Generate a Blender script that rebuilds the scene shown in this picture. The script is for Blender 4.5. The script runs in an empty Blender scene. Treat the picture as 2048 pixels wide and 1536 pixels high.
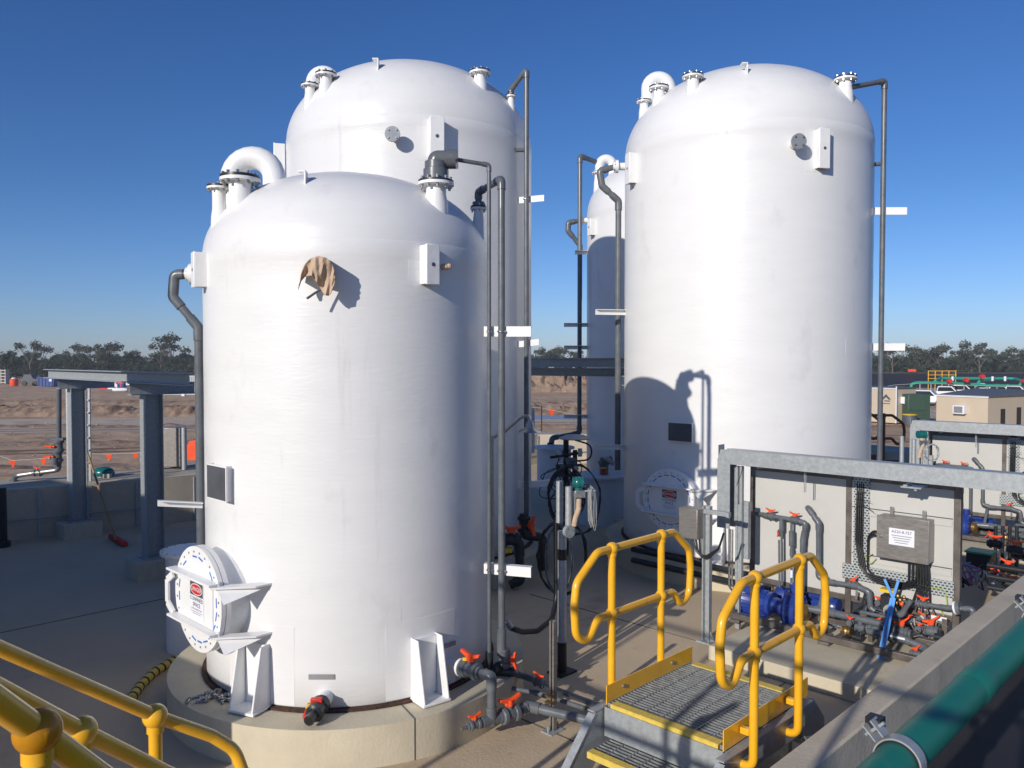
import bpy, math, random
from mathutils import Vector as V, Matrix
random.seed(7)
R_ = math.radians
C = bpy.context.scene.collection
# ------------------------------------------------------------------ camera, sky, sun, exposure
HC, F, PITCH = 2.6, 1610.0, R_(1.637)
cd = bpy.data.cameras.new('camera'); cam = bpy.data.objects.new('camera', cd); C.objects.link(cam)
cam.location = (0, 0, HC); cam.rotation_euler = (R_(90) - PITCH, 0, 0)
cd.sensor_width = 36; cd.lens = 36 * F / 2048; cd.clip_start = 0.05; cd.clip_end = 3000
bpy.context.scene.camera = cam
AZ, EL = R_(34.8), R_(20.3)
SUN = V((-math.sin(AZ) * math.cos(EL), -math.cos(AZ) * math.cos(EL), math.sin(EL)))
w = bpy.data.worlds.new('World'); bpy.context.scene.world = w; w.use_nodes = True
nt = w.node_tree; bg = nt.nodes['Background']
sk = nt.nodes.new('ShaderNodeTexSky'); sk.sky_type = 'NISHITA'; sk.sun_disc = False
sk.sun_elevation = EL; sk.sun_rotation = R_(180) + AZ
sk.air_density = 1.0; sk.dust_density = 0.3; sk.ozone_density = 3.2; sk.altitude = 300
gm = nt.nodes.new('ShaderNodeTexCoord'); sz = nt.nodes.new('ShaderNodeSeparateXYZ'); nt.links.new(gm.outputs['Generated'], sz.inputs[0])
rp = nt.nodes.new('ShaderNodeValToRGB'); nt.links.new(sz.outputs[2], rp.inputs[0])
for i, (ps, cl) in enumerate([(0.0, (.60, .72, 1.10)), (.06, (.54, .70, 1.08)), (.20, (.38, .60, .92)), (.45, (.29, .53, .90))]):
    e = rp.color_ramp.elements[i] if i < 2 else rp.color_ramp.elements.new(ps)
    e.position = ps; e.color = (*cl, 1)
ml = nt.nodes.new('ShaderNodeMix'); ml.data_type = 'RGBA'; ml.blend_type = 'MULTIPLY'; ml.inputs[0].default_value = 1
nt.links.new(sk.outputs[0], ml.inputs[6]); nt.links.new(rp.outputs[0], ml.inputs[7]); nt.links.new(ml.outputs[2], bg.inputs[0]); bg.inputs[1].default_value = 0.108
sl = bpy.data.lights.new('sun', 'SUN'); sun = bpy.data.objects.new('sun', sl); C.objects.link(sun)
sl.energy = 4.05; sl.angle = R_(0.5); sl.color = (1.0, 0.93, 0.835)
sun.rotation_euler = (-SUN).to_track_quat('-Z', 'Y').to_euler(); sun.location = SUN * 50
vs = bpy.context.scene.view_settings
vs.view_transform = 'Standard'; vs.look = 'None'; vs.exposure = 0.0; vs.gamma = 1.0
# ------------------------------------------------------------------ measuring helpers
FW, UP = V((0, math.cos(PITCH), -math.sin(PITCH))), V((0, math.sin(PITCH), math.cos(PITCH)))
CAM = V((0, 0, HC))
def ray(px, py): return V((1, 0, 0)) * ((px - 1024) / F) + FW + UP * ((768 - py) / F)
def P(px, py, d):
    r = ray(px, py); return CAM + r * (d / r.y)
def G(px, py, z=0.0):
    r = ray(px, py); return CAM + r * ((z - HC) / r.z)
def PL(px, py, o, n):
    r = ray(px, py); return CAM + r * ((V(o) - CAM).dot(n) / r.dot(n))
U = V((math.sin(R_(44.6)), math.cos(R_(44.6)), 0)); W = V((math.cos(R_(44.6)), -math.sin(R_(44.6)), 0)); Z = V((0, 0, 1))
PA = (U, W, Z)
TANKS = {1: (V((-1.276, 6.384, 0)), 1.093, 3.38, .66), 2: (V((-1.31, 10.52, 0)), 1.56, 5.30, 1.045),
         3: (V((3.063, 10.67, 0)), 1.56, 5.30, 1.045), 4: (V((2.95, 14.9, 0)), 1.56, 5.30, 1.045),
         0: (V((-5.75, 4.95, 0)), 1.56, 5.30, 1.045)}  # unseen tank put off the left edge to shade the pit
def inside(p, t, pad=0):
    c, R, z0, b = TANKS[t]; r = math.hypot(p.x - c.x, p.y - c.y); R += pad; b += pad
    return r - R if p.z < z0 else (math.sqrt((r / R) ** 2 + ((p.z - z0) / b) ** 2) - 1) * R
def TK(px, py, t, pad=0):
    r = ray(px, py); c = TANKS[t][0]; best = None
    s = max(1.0, c.y - 2.2)
    while s < c.y + 2:
        p = CAM + r * s; q = inside(p, t, pad)
        if best is None or q < best[0]: best = (q, p)
        if q <= 0:
            a_, b_ = s - .004, s
            for _ in range(12):
                c_ = (a_ + b_) / 2
                if inside(CAM + r * c_, t, pad) <= 0: b_ = c_
                else: a_ = c_
            best = (0, CAM + r * a_); break
        s += .004
    p = best[1]; c, R, z0, b = TANKS[t]
    n = V((p.x - c.x, p.y - c.y, 0)); n.normalize()
    if p.z > z0:
        n = V(((p.x - c.x) / R ** 2, (p.y - c.y) / R ** 2, (p.z - z0) / b ** 2)).normalized()
    return p, n
# ------------------------------------------------------------------ mesh builder
def frame(d):
    d = d.normalized(); a = Z if abs(d.z) < .95 else V((1, 0, 0))
    x = a.cross(d).normalized(); return x, d.cross(x), d
class MB:
    def __init__(s): s.v = []; s.f = []; s.m = []; s.s = []
    def add(s, vs, fs, m=0, sm=False):
        o = len(s.v); s.v += [V(q) for q in vs]
        for q in fs: s.f.append([o + i for i in q]); s.m.append(m); s.s.append(sm)
        return s
    def box(s, c, sz, ax=None, m=0):
        ax = ax or (V((1, 0, 0)), V((0, 1, 0)), Z); c = V(c); h = [ax[i] * (sz[i] / 2) for i in range(3)]
        vs = [c + h[0] * i + h[1] * j + h[2] * k for i in (-1, 1) for j in (-1, 1) for k in (-1, 1)]
        fs = [(0, 1, 3, 2), (4, 6, 7, 5), (0, 4, 5, 1), (2, 3, 7, 6), (0, 2, 6, 4), (1, 5, 7, 3)]
        if ax[0].cross(ax[1]).dot(ax[2]) < 0: fs = [q[::-1] for q in fs]
        return s.add(vs, fs, m)
    def bar(s, p0, p1, a, b, m=0, up=None):
        p0, p1 = V(p0), V(p1); d = (p1 - p0); L = d.length; d.normalize()
        if up is None: x, y, _ = frame(d)
        else: y = (V(up) - d * d.dot(V(up))).normalized(); x = y.cross(d)
        return s.box((p0 + p1) / 2, (a, b, L), (x, y, d), m)
    def ring(s, c, x, y, r, n): return [c + x * (math.cos(2 * math.pi * i / n) * r) + y * (math.sin(2 * math.pi * i / n) * r) for i in range(n)]
    def cyl(s, p0, p1, r, r2=None, n=16, m=0, caps=True):
        p0, p1 = V(p0), V(p1); r2 = r if r2 is None else r2; x, y, d = frame(p1 - p0)
        vs = s.ring(p0, x, y, r, n) + s.ring(p1, x, y, r2, n)
        s.add(vs, [(i, (i + 1) % n, n + (i + 1) % n, n + i) for i in range(n)], m, True)
        if caps: s.add(vs, [tuple(range(n - 1, -1, -1)), tuple(range(n, 2 * n))], m)
        return s
    def lathe(s, c, prof, n=24, m=0, ax=Z, caps=True):
        c = V(c); x, y, d = frame(ax); vs = []
        for r, h in prof: vs += s.ring(c + d * h, x, y, max(r, 1e-4), n)
        fs = [(k * n + i, k * n + (i + 1) % n, (k + 1) * n + (i + 1) % n, (k + 1) * n + i) for k in range(len(prof) - 1) for i in range(n)]
        s.add(vs, fs, m, True)
        if caps:
            k = (len(prof) - 1) * n
            s.add(vs, [tuple(range(n - 1, -1, -1)), tuple(range(k, k + n))], m)
        return s
    def tube(s, pts, r, fil=0, n=10, m=0, seg=6, closed=False):
        pts = [V(p) for p in pts]; path = [pts[0]]
        for i in range(1, len(pts) - 1):
            a, b, c = pts[i - 1], pts[i], pts[i + 1]; d1 = (b - a).normalized(); d2 = (c - b).normalized()
            ang = d1.angle(d2) if d1.length and d2.length else 0
            if fil > 0 and ang > .05:
                t = min(fil * math.tan(ang / 2), (b - a).length * .49, (c - b).length * .49)
                q0, q1 = b - d1 * t, b + d2 * t
                for k in range(seg + 1):
                    u = k / seg; path.append(q0 * (1 - u) ** 2 + b * 2 * u * (1 - u) + q1 * u * u)
            else: path.append(b)
        path.append(pts[-1])
        q = [path[0]]
        for p in path[1:]:
            if (p - q[-1]).length > 1e-5: q.append(p)
        path = q; N = len(path); vs = []
        T = [(path[min(i + 1, N - 1)] - path[max(i - 1, 0)]).normalized() for i in range(N)]
        x, y, _ = frame(T[0])
        for i in range(N):
            if i:
                x = (x - T[i] * x.dot(T[i])); x.normalize(); y = T[i].cross(x)
            vs += s.ring(path[i], x, y, r, n)
        s.add(vs, [(k * n + i, k * n + (i + 1) % n, (k + 1) * n + (i + 1) % n, (k + 1) * n + i) for k in range(N - 1) for i in range(n)], m, True)
        s.add(vs, [tuple(range(n - 1, -1, -1)), tuple(range((N - 1) * n, N * n))], m)
        return s
    def pvc(s, pts, r, m=0, n=12, ends=False):
        pts = [V(p) for p in pts]
        s.tube(pts, r, r * 1.6, n, m)
        for i in range(1, len(pts) - 1):
            a, b, c = pts[i - 1], pts[i], pts[i + 1]; d1 = (b - a); d2 = (c - b)
            if d1.angle(d2) < .1: continue
            L1, L2 = min(r * 3.1, d1.length * .5), min(r * 3.1, d2.length * .5)
            s.tube([b - d1.normalized() * L1, b, b + d2.normalized() * L2], r * 1.22, r * 1.6, n, m)
        if ends:
            for a, b in ((pts[0], pts[1]), (pts[-1], pts[-2])):
                s.cyl(a, a + (b - a).normalized() * min(r * 2, (b - a).length * .5), r * 1.3, n=n, m=m)
        return s
    def sph(s, c, r, n=12, m=0, sc=(1, 1, 1)):
        c = V(c); k = n // 2; vs = []; 
        for j in range(k + 1):
            t = math.pi * j / k
            for i in range(n):
                a = 2 * math.pi * i / n; vs.append(c + V((r * sc[0] * math.sin(t) * math.cos(a), r * sc[1] * math.sin(t) * math.sin(a), r * sc[2] * math.cos(t))))
        return s.add(vs, [(j * n + i, (j + 1) * n + i, (j + 1) * n + (i + 1) % n, j * n + (i + 1) % n) for j in range(k) for i in range(n)], m, True)
    def prism(s, pts, vec, m=0):
        pts = [V(p) for p in pts]; vec = V(vec); n = len(pts)
        nn = V((0, 0, 0))
        for i in range(1, n - 1): nn += (pts[i] - pts[0]).cross(pts[i + 1] - pts[0])
        if nn.dot(vec) > 0: pts = pts[::-1]
        vs = pts + [p + vec for p in pts]
        return s.add(vs, [tuple(range(n)), tuple(range(2 * n - 1, n - 1, -1))] + [(i, i + n, (i + 1) % n + n, (i + 1) % n) for i in range(n)], m)
    def bolts(s, c, ax, R, k, r=.008, h=.02, m=0, ph=.2):
        x, y, d = frame(V(ax))
        for i in range(k):
            a = 2 * math.pi * i / k + ph; q = V(c) + x * (math.cos(a) * R) + y * (math.sin(a) * R)
            s.cyl(q - d * h, q + d * h, r, n=6, m=m)
        return s
    def text(s, body, size, o, x, y, m=0, align='CENTER', depth=.001):
        cu = bpy.data.curves.new('t', 'FONT'); cu.body = body; cu.size = size; cu.align_x = align; cu.align_y = 'CENTER'; cu.resolution_u = 2
        ob = bpy.data.objects.new('t', cu); C.objects.link(ob); bpy.context.view_layer.update()
        me = bpy.data.meshes.new_from_object(ob.evaluated_get(bpy.context.evaluated_depsgraph_get()))
        n = x.cross(y).normalized()
        s.add([V(o) + x * v.co.x + y * v.co.y + n * depth for v in me.vertices], [tuple(p.vertices) for p in me.polygons], m)
        bpy.data.objects.remove(ob); bpy.data.curves.remove(cu); bpy.data.meshes.remove(me); return s
    def build(s, name, mats, parent=None, bevel=0, label=None, cat=None, group=None, kind=None, loc=None, sharp=35, seg=2):
        if not isinstance(mats, (list, tuple)): mats = [mats]
        if parent is not None:
            r = parent
            while r.parent: r = r.parent
            base = V(r.location)
        elif loc is not None: base = V(loc)
        else:
            xs = [v.x for v in s.v]; ys = [v.y for v in s.v]; zs = [v.z for v in s.v]
            base = V(((min(xs) + max(xs)) / 2, (min(ys) + max(ys)) / 2, min(zs)))
        me = bpy.data.meshes.new(name); me.from_pydata([v - base for v in s.v], [], s.f)
        for k in mats: me.materials.append(M[k])
        me.polygons.foreach_set('material_index', s.m); me.polygons.foreach_set('use_smooth', s.s)
        me.update(); me.set_sharp_from_angle(angle=R_(sharp))
        o = bpy.data.objects.new(name, me); C.objects.link(o)
        if parent is not None: o.parent = parent
        else: o.location = base
        if bevel:
            b = o.modifiers.new('bevel', 'BEVEL'); b.width = bevel; b.segments = seg; b.limit_method = 'ANGLE'; b.angle_limit = R_(40)
        tag(o, label, cat, group, kind); return o
def tag(o, label=None, cat=None, group=None, kind=None):
    if label: o['label'] = label
    if cat: o['category'] = cat
    if group: o['group'] = group
    if kind: o['kind'] = kind
    return o
def thing(name, loc, label, cat, group=None):
    o = bpy.data.objects.new(name, None); o.empty_display_size = .2; C.objects.link(o); o.location = loc
    return tag(o, label, cat, group)
def copy_tree(o, parent=None):
    c = o.copy(); C.objects.link(c); c.parent = parent
    for ch in list(o.children): copy_tree(ch, c)
    return c
# ------------------------------------------------------------------ materials
M = {}
def mat(name, col, rough=.5, metal=0, bump=0, bscale=40, var=0, vscale=6, col2=None, coat=0, stretch=None, spec=None, emit=None, detail=4, dirt=None, flat=False):
    m = bpy.data.materials.new(name); m.use_nodes = True; n = m.node_tree.nodes; l = m.node_tree.links; b = n['Principled BSDF']
    b.inputs['Base Color'].default_value = (*col, 1); b.inputs['Roughness'].default_value = rough; b.inputs['Metallic'].default_value = metal
    if coat: b.inputs['Coat Weight'].default_value = coat; b.inputs['Coat Roughness'].default_value = .12
    if spec is not None: b.inputs['Specular IOR Level'].default_value = spec
    tc = n.new('ShaderNodeTexCoord'); vec = tc.outputs['Object']
    if stretch:
        mp = n.new('ShaderNodeMapping'); mp.inputs['Scale'].default_value = stretch; l.new(vec, mp.inputs[0]); vec = mp.outputs[0]
    out = None
    if var or col2:
        no = n.new('ShaderNodeTexNoise'); no.inputs['Scale'].default_value = vscale; no.inputs['Detail'].default_value = detail; no.inputs['Roughness'].default_value = .65
        l.new(vec, no.inputs['Vector']); rp = n.new('ShaderNodeValToRGB')
        c2 = col2 or tuple(min(1, c * (1 + var)) for c in col); c1 = col if col2 else tuple(c * (1 - var) for c in col)
        rp.color_ramp.elements[0].color = (*c1, 1); rp.color_ramp.elements[1].color = (*c2, 1)
        rp.color_ramp.elements[0].position = .32; rp.color_ramp.elements[1].position = .68
        l.new(no.outputs[0], rp.inputs[0]); out = rp.outputs[0]
        if rough > .1:
            mr = n.new('ShaderNodeMapRange'); mr.inputs[3].default_value = max(.05, rough - .1); mr.inputs[4].default_value = min(1, rough + .12)
            l.new(no.outputs[0], mr.inputs[0]); l.new(mr.outputs[0], b.inputs['Roughness'])
    for dc, ds, dt, dv in ([] if not dirt else dirt if isinstance(dirt, list) else [dirt]):
        no = n.new('ShaderNodeTexNoise'); no.inputs['Scale'].default_value = ds; no.inputs['Detail'].default_value = 6; no.inputs['Roughness'].default_value = .7
        mp = n.new('ShaderNodeMapping'); mp.inputs['Scale'].default_value = dv; l.new(tc.outputs['Object'], mp.inputs[0]); l.new(mp.outputs[0], no.inputs['Vector'])
        mr = n.new('ShaderNodeMapRange'); mr.inputs[1].default_value = dt; mr.inputs[2].default_value = dt + (.16 if dt < .69 else .04); l.new(no.outputs[0], mr.inputs[0])
        mx = n.new('ShaderNodeMix'); mx.data_type = 'RGBA'; l.new(mr.outputs[0], mx.inputs[0])
        if out: l.new(out, mx.inputs[6])
        else: mx.inputs[6].default_value = (*col, 1)
        mx.inputs[7].default_value = (*dc, 1); out = mx.outputs[2]
    if out: l.new(out, b.inputs['Base Color'])
    if bump:
        no = n.new('ShaderNodeTexNoise'); no.inputs['Scale'].default_value = bscale; no.inputs['Detail'].default_value = 5
        l.new(vec, no.inputs['Vector']); bp = n.new('ShaderNodeBump'); bp.inputs['Strength'].default_value = bump; bp.inputs['Distance'].default_value = .02
        l.new(no.outputs[0], bp.inputs['Height']); l.new(bp.outputs[0], b.inputs['Normal'])
    M[name] = m; return m
mat('tank_white', (.74, .74, .735), .34, bump=.09, bscale=11, stretch=(1, 1, 4), var=.02, vscale=1.6, dirt=[((.64, .64, .635), 2.0, .58, (1, 1, .6)), ((.60, .585, .55), 3.2, .62, (1.6, 1.6, .12)), ((.38, .37, .36), 7, .735, (1, 1, 2.2))], coat=.10)
mat('white_paint', (.80, .80, .79), .33, bump=.12, bscale=22, var=.03, dirt=((.62, .61, .58), 7, .64, (1, 1, 1)))
mat('white_dull', (.62, .65, .70), .5, var=.05)
mat('pvc', (.115, .128, .142), .30, bump=.03, bscale=30, var=.18, vscale=9, dirt=((.17, .17, .17), 12, .62, (1, 1, .3)))
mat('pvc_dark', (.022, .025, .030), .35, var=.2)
mat('rubber', (.012, .012, .014), .45, var=.2)
mat('steel_bolt', (.42, .42, .42), .35, .9, var=.2, vscale=40)
mat('galv', (.38, .405, .415), .48, .35, bump=.06, bscale=60, var=.13, vscale=28, dirt=((.50, .52, .52), 34, .65, (1, 1, 1)))
mat('stainless', (.30, .28, .26), .38, .55, bump=.05, bscale=30, var=.15, vscale=5, stretch=(3, 3, 12))
mat('galv_worn', (.27, .285, .29), .5, .4, bump=.06, bscale=60, var=.3, vscale=22)
mat('sealant', (.11, .10, .085), .9)
mat('stainless_frame', (.16, .14, .125), .42, .45, var=.3, vscale=9)
mat('yellow', (.86, .44, .018), .30, bump=.05, bscale=60, var=.07, vscale=6, coat=.5, dirt=[((.55, .27, .02), 9, .62, (1, 1, 1)), ((.22, .12, .03), 26, .70, (1, 1, 1))])
mat('yellow_pale', (.68, .50, .09), .6, var=.12, vscale=30, bump=.3, bscale=200)
mat('orange', (.86, .085, .018), .4, var=.08)
mat('red', (.6, .03, .02), .45, var=.08)
mat('blue', (.018, .045, .24), .32, var=.2, vscale=10, coat=.4, dirt=((.05, .09, .30), 20, .62, (1, 1, 1)))
mat('blue_strap', (.10, .32, .75), .6, var=.1)
mat('blue_pen', (.03, .16, .55), .6)
mat('board', (.51, .505, .475), .55, var=.03, vscale=3, dirt=((.40, .39, .36), 5, .66, (1, 1, .4)))
mat('black_plate', (.080, .086, .096), .5, var=.15)
mat('teal', (.010, .13, .125), .25, coat=.3, var=.1)
mat('green_pipe', (.008, .18, .13), .52, bump=.03, bscale=25, var=.12, vscale=3, dirt=((.09, .17, .13), 6, .60, (1, 1, 1)))
mat('green_far', (.02, .30, .20), .5, var=.15)
mat('green_tank', (.045, .085, .060), .5, var=.1)
mat('tape', (.30, .31, .32), .35, .3, var=.1)
mat('concrete', (.52, .41, .275), .8, bump=.2, bscale=55, var=.08, vscale=.8, dirt=[((.37, .285, .20), .9, .58, (1, 1, 1)), ((.27, .21, .15), 2.7, .66, (1, 1, 1)), ((.60, .52, .42), 5, .70, (1, .4, 1))])
mat('concrete_cream', (.56, .50, .37), .8, bump=.15, bscale=50, var=.09, vscale=2, dirt=[((.42, .34, .24), 1.6, .60, (1, 1, .8)), ((.30, .22, .14), 3.4, .68, (1, 1, .25))])
mat('concrete_wall', (.52, .455, .36), .85, bump=.2, bscale=40, var=.09, vscale=2.5, dirt=[((.38, .345, .285), 2, .57, (1, 1, .5)), ((.20, .19, .17), 6, .70, (1, 1, .2))])
mat('apron', (.44, .38, .29), .9, bump=.3, bscale=30, var=.1, vscale=.7)
mat('cloth', (.52, .385, .27), .9, bump=.2, bscale=90, var=.15, vscale=15)
mat('rust', (.060, .028, .018), .85, var=.6, vscale=30)
mat('wood', (.34, .20, .09), .7, var=.2)
mat('liner_and_shade', (.022, .022, .026), .6, bump=.5, bscale=3, var=.3, vscale=.5)  # black for the far lined bank and the shade sheet by the near wall
mat('hut_cream', (.55, .46, .34), .6, var=.04, vscale=.4)
mat('hut_roof', (.10, .12, .15), .75, 0, var=.1)
mat('car_white', (.80, .80, .80), .25, coat=.5, var=.01)
mat('glass', (.02, .025, .03), .08, var=.1)
mat('trunk', (.13, .11, .09), .9, var=.3)
mat('leaf', (.034, .050, .024), .7, var=.45, vscale=.25)
mat('leaf_dark', (.022, .040, .020), .7, var=.4, vscale=.3)
mat('leaf_grey', (.052, .062, .038), .7, var=.4, vscale=.25)
mat('rail_shade_brown', (.22, .085, .03), .55, var=.2)  # yellow rail paint browned to carry the right tank's shade
mat('cable_white', (.45, .44, .40), .5)
mat('brass', (.35, .22, .08), .35, .8, var=.2)
mat('green_cable', (.35, .45, .10), .6)
mat('purple', (.25, .10, .28), .5, var=.1)
mat('paper', (.75, .76, .80), .6, var=.02)
mat('navy', (.03, .04, .12), .6)
mat('gold', (.75, .50, .03), .5)
mat('pool', (.25, .33, .44), .4, var=.1)
mat('skip_blue', (.03, .07, .25), .6, var=.2)
mat('rubble', (.45, .42, .38), .9, var=.4, vscale=2)
# perforated tray: rows of short dark slots
m = mat('perf', (.46, .50, .50), .45, .3); n = m.node_tree.nodes; l = m.node_tree.links; tc = n.new('ShaderNodeTexCoord')
mp = n.new('ShaderNodeMapping'); mp.inputs['Rotation'].default_value = (0, 0, R_(44.6)); l.new(tc.outputs['Object'], mp.inputs[0])
sx = n.new('ShaderNodeSeparateXYZ'); l.new(mp.outputs[0], sx.inputs[0])
def mth(op, a, b=None):
    q = n.new('ShaderNodeMath'); q.operation = op
    for i, t in enumerate((a, b)):
        if t is None: continue
        if isinstance(t, (int, float)): q.inputs[i].default_value = t
        else: l.new(t, q.inputs[i])
    return q.outputs[0]
zr = mth('MULTIPLY', sx.outputs[2], 44.0); row = mth('FLOOR', zr); fz = mth('FRACT', zr)
xr = mth('ADD', mth('MULTIPLY', sx.outputs[0], 30.0), mth('MULTIPLY', row, .5)); fx = mth('FRACT', xr)
hole = mth('MULTIPLY', mth('LESS_THAN', mth('ABSOLUTE', mth('SUBTRACT', fx, .5)), .30), mth('LESS_THAN', mth('ABSOLUTE', mth('SUBTRACT', fz, .5)), .26))
mx = n.new('ShaderNodeMix'); mx.data_type = 'RGBA'; l.new(hole, mx.inputs[0]); mx.inputs[6].default_value = (.46, .50, .50, 1); mx.inputs[7].default_value = (.05, .055, .06, 1)
l.new(mx.outputs[2], n['Principled BSDF'].inputs['Base Color'])
# earth
def earth(name, a, b, c, s1, s2, bump=.6):
    m = mat(name, a, .95); n = m.node_tree.nodes; l = m.node_tree.links; tc = n.new('ShaderNodeTexCoord')
    n1 = n.new('ShaderNodeTexNoise'); n1.inputs['Scale'].default_value = s1; n1.inputs['Detail'].default_value = 8; n1.inputs['Roughness'].default_value = .7
    mp = n.new('ShaderNodeMapping'); mp.inputs['Scale'].default_value = (.35, 1, 1); l.new(tc.outputs['Object'], mp.inputs[0]); l.new(mp.outputs[0], n1.inputs['Vector'])
    n2 = n.new('ShaderNodeTexNoise'); n2.inputs['Scale'].default_value = s2; n2.inputs['Detail'].default_value = 8; l.new(tc.outputs['Object'], n2.inputs['Vector'])
    r1 = n.new('ShaderNodeValToRGB'); e = r1.color_ramp.elements; e[0].position = .35; e[0].color = (*a, 1); e[1].position = .7; e[1].color = (*b, 1); l.new(n1.outputs[0], r1.inputs[0])
    r2 = n.new('ShaderNodeMapRange'); r2.inputs[1].default_value = .52; r2.inputs[2].default_value = .68; l.new(n2.outputs[0], r2.inputs[0])
    mx = n.new('ShaderNodeMix'); mx.data_type = 'RGBA'; l.new(r2.outputs[0], mx.inputs[0]); l.new(r1.outputs[0], mx.inputs[6]); mx.inputs[7].default_value = (*c, 1)
    l.new(mx.outputs[2], n['Principled BSDF'].inputs['Base Color'])
    bp = n.new('ShaderNodeBump'); bp.inputs['Strength'].default_value = bump; bp.inputs['Distance'].default_value = .3; l.new(n2.outputs[0], bp.inputs['Height']); l.new(bp.outputs[0], n['Principled BSDF'].inputs['Normal'])
earth('dirt', (.42, .275, .165), (.55, .385, .25), (.28, .17, .10), .07, .45, 1.0)
earth('road_dirt', (.48, .375, .28), (.55, .44, .33), (.42, .32, .235), .05, .3, .3)
earth('mound', (.24, .16, .11), (.38, .27, .185), (.14, .09, .065), .25, .8, 1.0)
earth('grass_dry', (.36, .28, .17), (.44, .35, .22), (.28, .22, .13), .03, .2)

m = bpy.data.materials.new('haze'); m.use_nodes = True; n = m.node_tree.nodes; n.clear(); ou = n.new('ShaderNodeOutputMaterial'); pv = n.new('ShaderNodeVolumePrincipled')
pv.inputs['Color'].default_value = (.92, .95, 1, 1); pv.inputs['Density'].default_value = .00042; m.node_tree.links.new(pv.outputs[0], ou.inputs['Volume']); M['haze'] = m
# ------------------------------------------------------------------ setting: ground, pit, pad
ZG = -2.4
g = MB(); xs = [-900, -300, -120, -60, -20, 20, 60, 120, 300, 900]
g.add([(-1500, -300, ZG), (1500, -300, ZG), (1500, 2200, ZG), (-1500, 2200, ZG)], [(0, 1, 2, 3)])
g.build('ground', 'dirt', kind='structure', loc=(0, 0, ZG))
def strip(name, ma, pts, wd, z, **k):
    b = MB(); n = len(pts); vs = []
    for i, p in enumerate(pts):
        d = V((*pts[min(i + 1, n - 1)], 0)) - V((*pts[max(i - 1, 0)], 0)); d.normalize(); q = V((-d.y, d.x, 0)) * wd / 2
        vs += [V((*p, z)) - q, V((*p, z)) + q]
    b.add(vs, [(2 * i, 2 * i + 2, 2 * i + 3, 2 * i + 1) for i in range(n - 1)])
    return b.build(name, ma, **k)
strip('dirt_road', 'road_dirt', [(-140, 40), (-60, 58), (-20, 66), (30, 74), (160, 80)], 15, ZG + .012, kind='structure')
strip('dry_grass', 'grass_dry', [(-500, 420), (500, 420)], 270, ZG + .008, kind='structure')
PIT = [V((-12.5, -3, 0)), V((-11.0, 6.5, 0)), G(-60, 1090), G(80, 1075), G(180, 1064), G(275, 1053), G(390, 1040), V((-2.9, 16.6, 0)), V((.66, 20.3, 0)), V((3.6, 20.6, 0)), V((7.7, 16.6, 0)), V((10.9, 13.7, 0))]
fl = MB(); fl.prism([V((p.x, p.y, 0)) for p in PIT] + [V((10.7, 13.3, 0)), V((-3.5, -.7, 0)), V((-12.5, -3.1, 0))], (0, 0, -.3))
fl.build('pit_floor', 'concrete', kind='structure')
def offs(pts, d):
    out = []
    for i, p in enumerate(pts):
        a = pts[max(i - 1, 0)]; b = pts[min(i + 1, len(pts) - 1)]; t = (b - a).normalized(); out.append(p + V((-t.y, t.x, 0)) * d)
    return out
def wallstrip(mb, A, B, z0, z1, m=0):
    n = len(A)
    vs = [V((p.x, p.y, z)) for p, z in [(p, z0) for p in A] + [(p, z1) for p in A] + [(p, z1) for p in B] + [(p, z0) for p in B]]
    for k in range(3): mb.add(vs, [(k * n + i, k * n + i + 1, (k + 1) * n + i + 1, (k + 1) * n + i) for i in range(n - 1)], m)
bw = thing('bund_wall', (PIT[4].x, PIT[4].y, 0), 'low curved concrete bund wall around the far side of the tank pit', 'wall')
PW = PIT; b = MB(); wallstrip(b, PW, offs(PW, .22), -.2, .74); b.build('wall', 'concrete_wall', bw)
b = MB()
for i in range(3, 12):
    p = PW[i]; t = (PW[min(i + 1, 11)] - PW[i - 1]).normalized(); n_ = V((t.y, -t.x, 0))
    b.box(p + n_ * .012 + Z * .36, (.05, .03, .70), (t, n_, Z))
b.build('joint_strip', 'galv', bw)
b = MB(); A = offs(PW, -.05)
b.tube([V((p.x, p.y, .30)) for p in A[2:]], .012, n=6); b.build('conduit', 'galv', bw)
pad = MB(); O1, O2, O3 = offs(PW, .22), offs(PW, 1.9), offs(PW, 8); n = len(PW)
pad.add([V((p.x, p.y, .70)) for p in O1] + [V((p.x, p.y, .66)) for p in O2] + [V((p.x, p.y, ZG)) for p in O3],
        [(k * n + i, k * n + i + 1, (k + 1) * n + i + 1, (k + 1) * n + i) for k in (0,) for i in range(n - 1)], 0)
pad.add(pad.v[:], [(k * n + i, k * n + i + 1, (k + 1) * n + i + 1, (k + 1) * n + i) for k in (1,) for i in range(n - 1)], 1)
pad.build('pad', ['apron', 'dirt'], kind='structure')
# near wall on the right
WI = G(1694, 1415, .6)
def NW(s, o, z): return WI + U * s + W * o + Z * (z - .6)
b = MB(); b.box(NW(4.2, .08, .14), (16.0, .155, .92), PA)
b.build('bund_wall', 'concrete_wall', label='straight concrete bund wall running away beside the large green pipe', cat='wall', bevel=.012)
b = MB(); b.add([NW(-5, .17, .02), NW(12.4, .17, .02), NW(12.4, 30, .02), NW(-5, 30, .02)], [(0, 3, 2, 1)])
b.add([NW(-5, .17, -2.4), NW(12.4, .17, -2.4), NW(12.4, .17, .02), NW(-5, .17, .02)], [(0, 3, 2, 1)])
b.build('shade_sheet', 'liner_and_shade', kind='structure')  # dark ground sheet stands in for deep shade outside the wall
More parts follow.
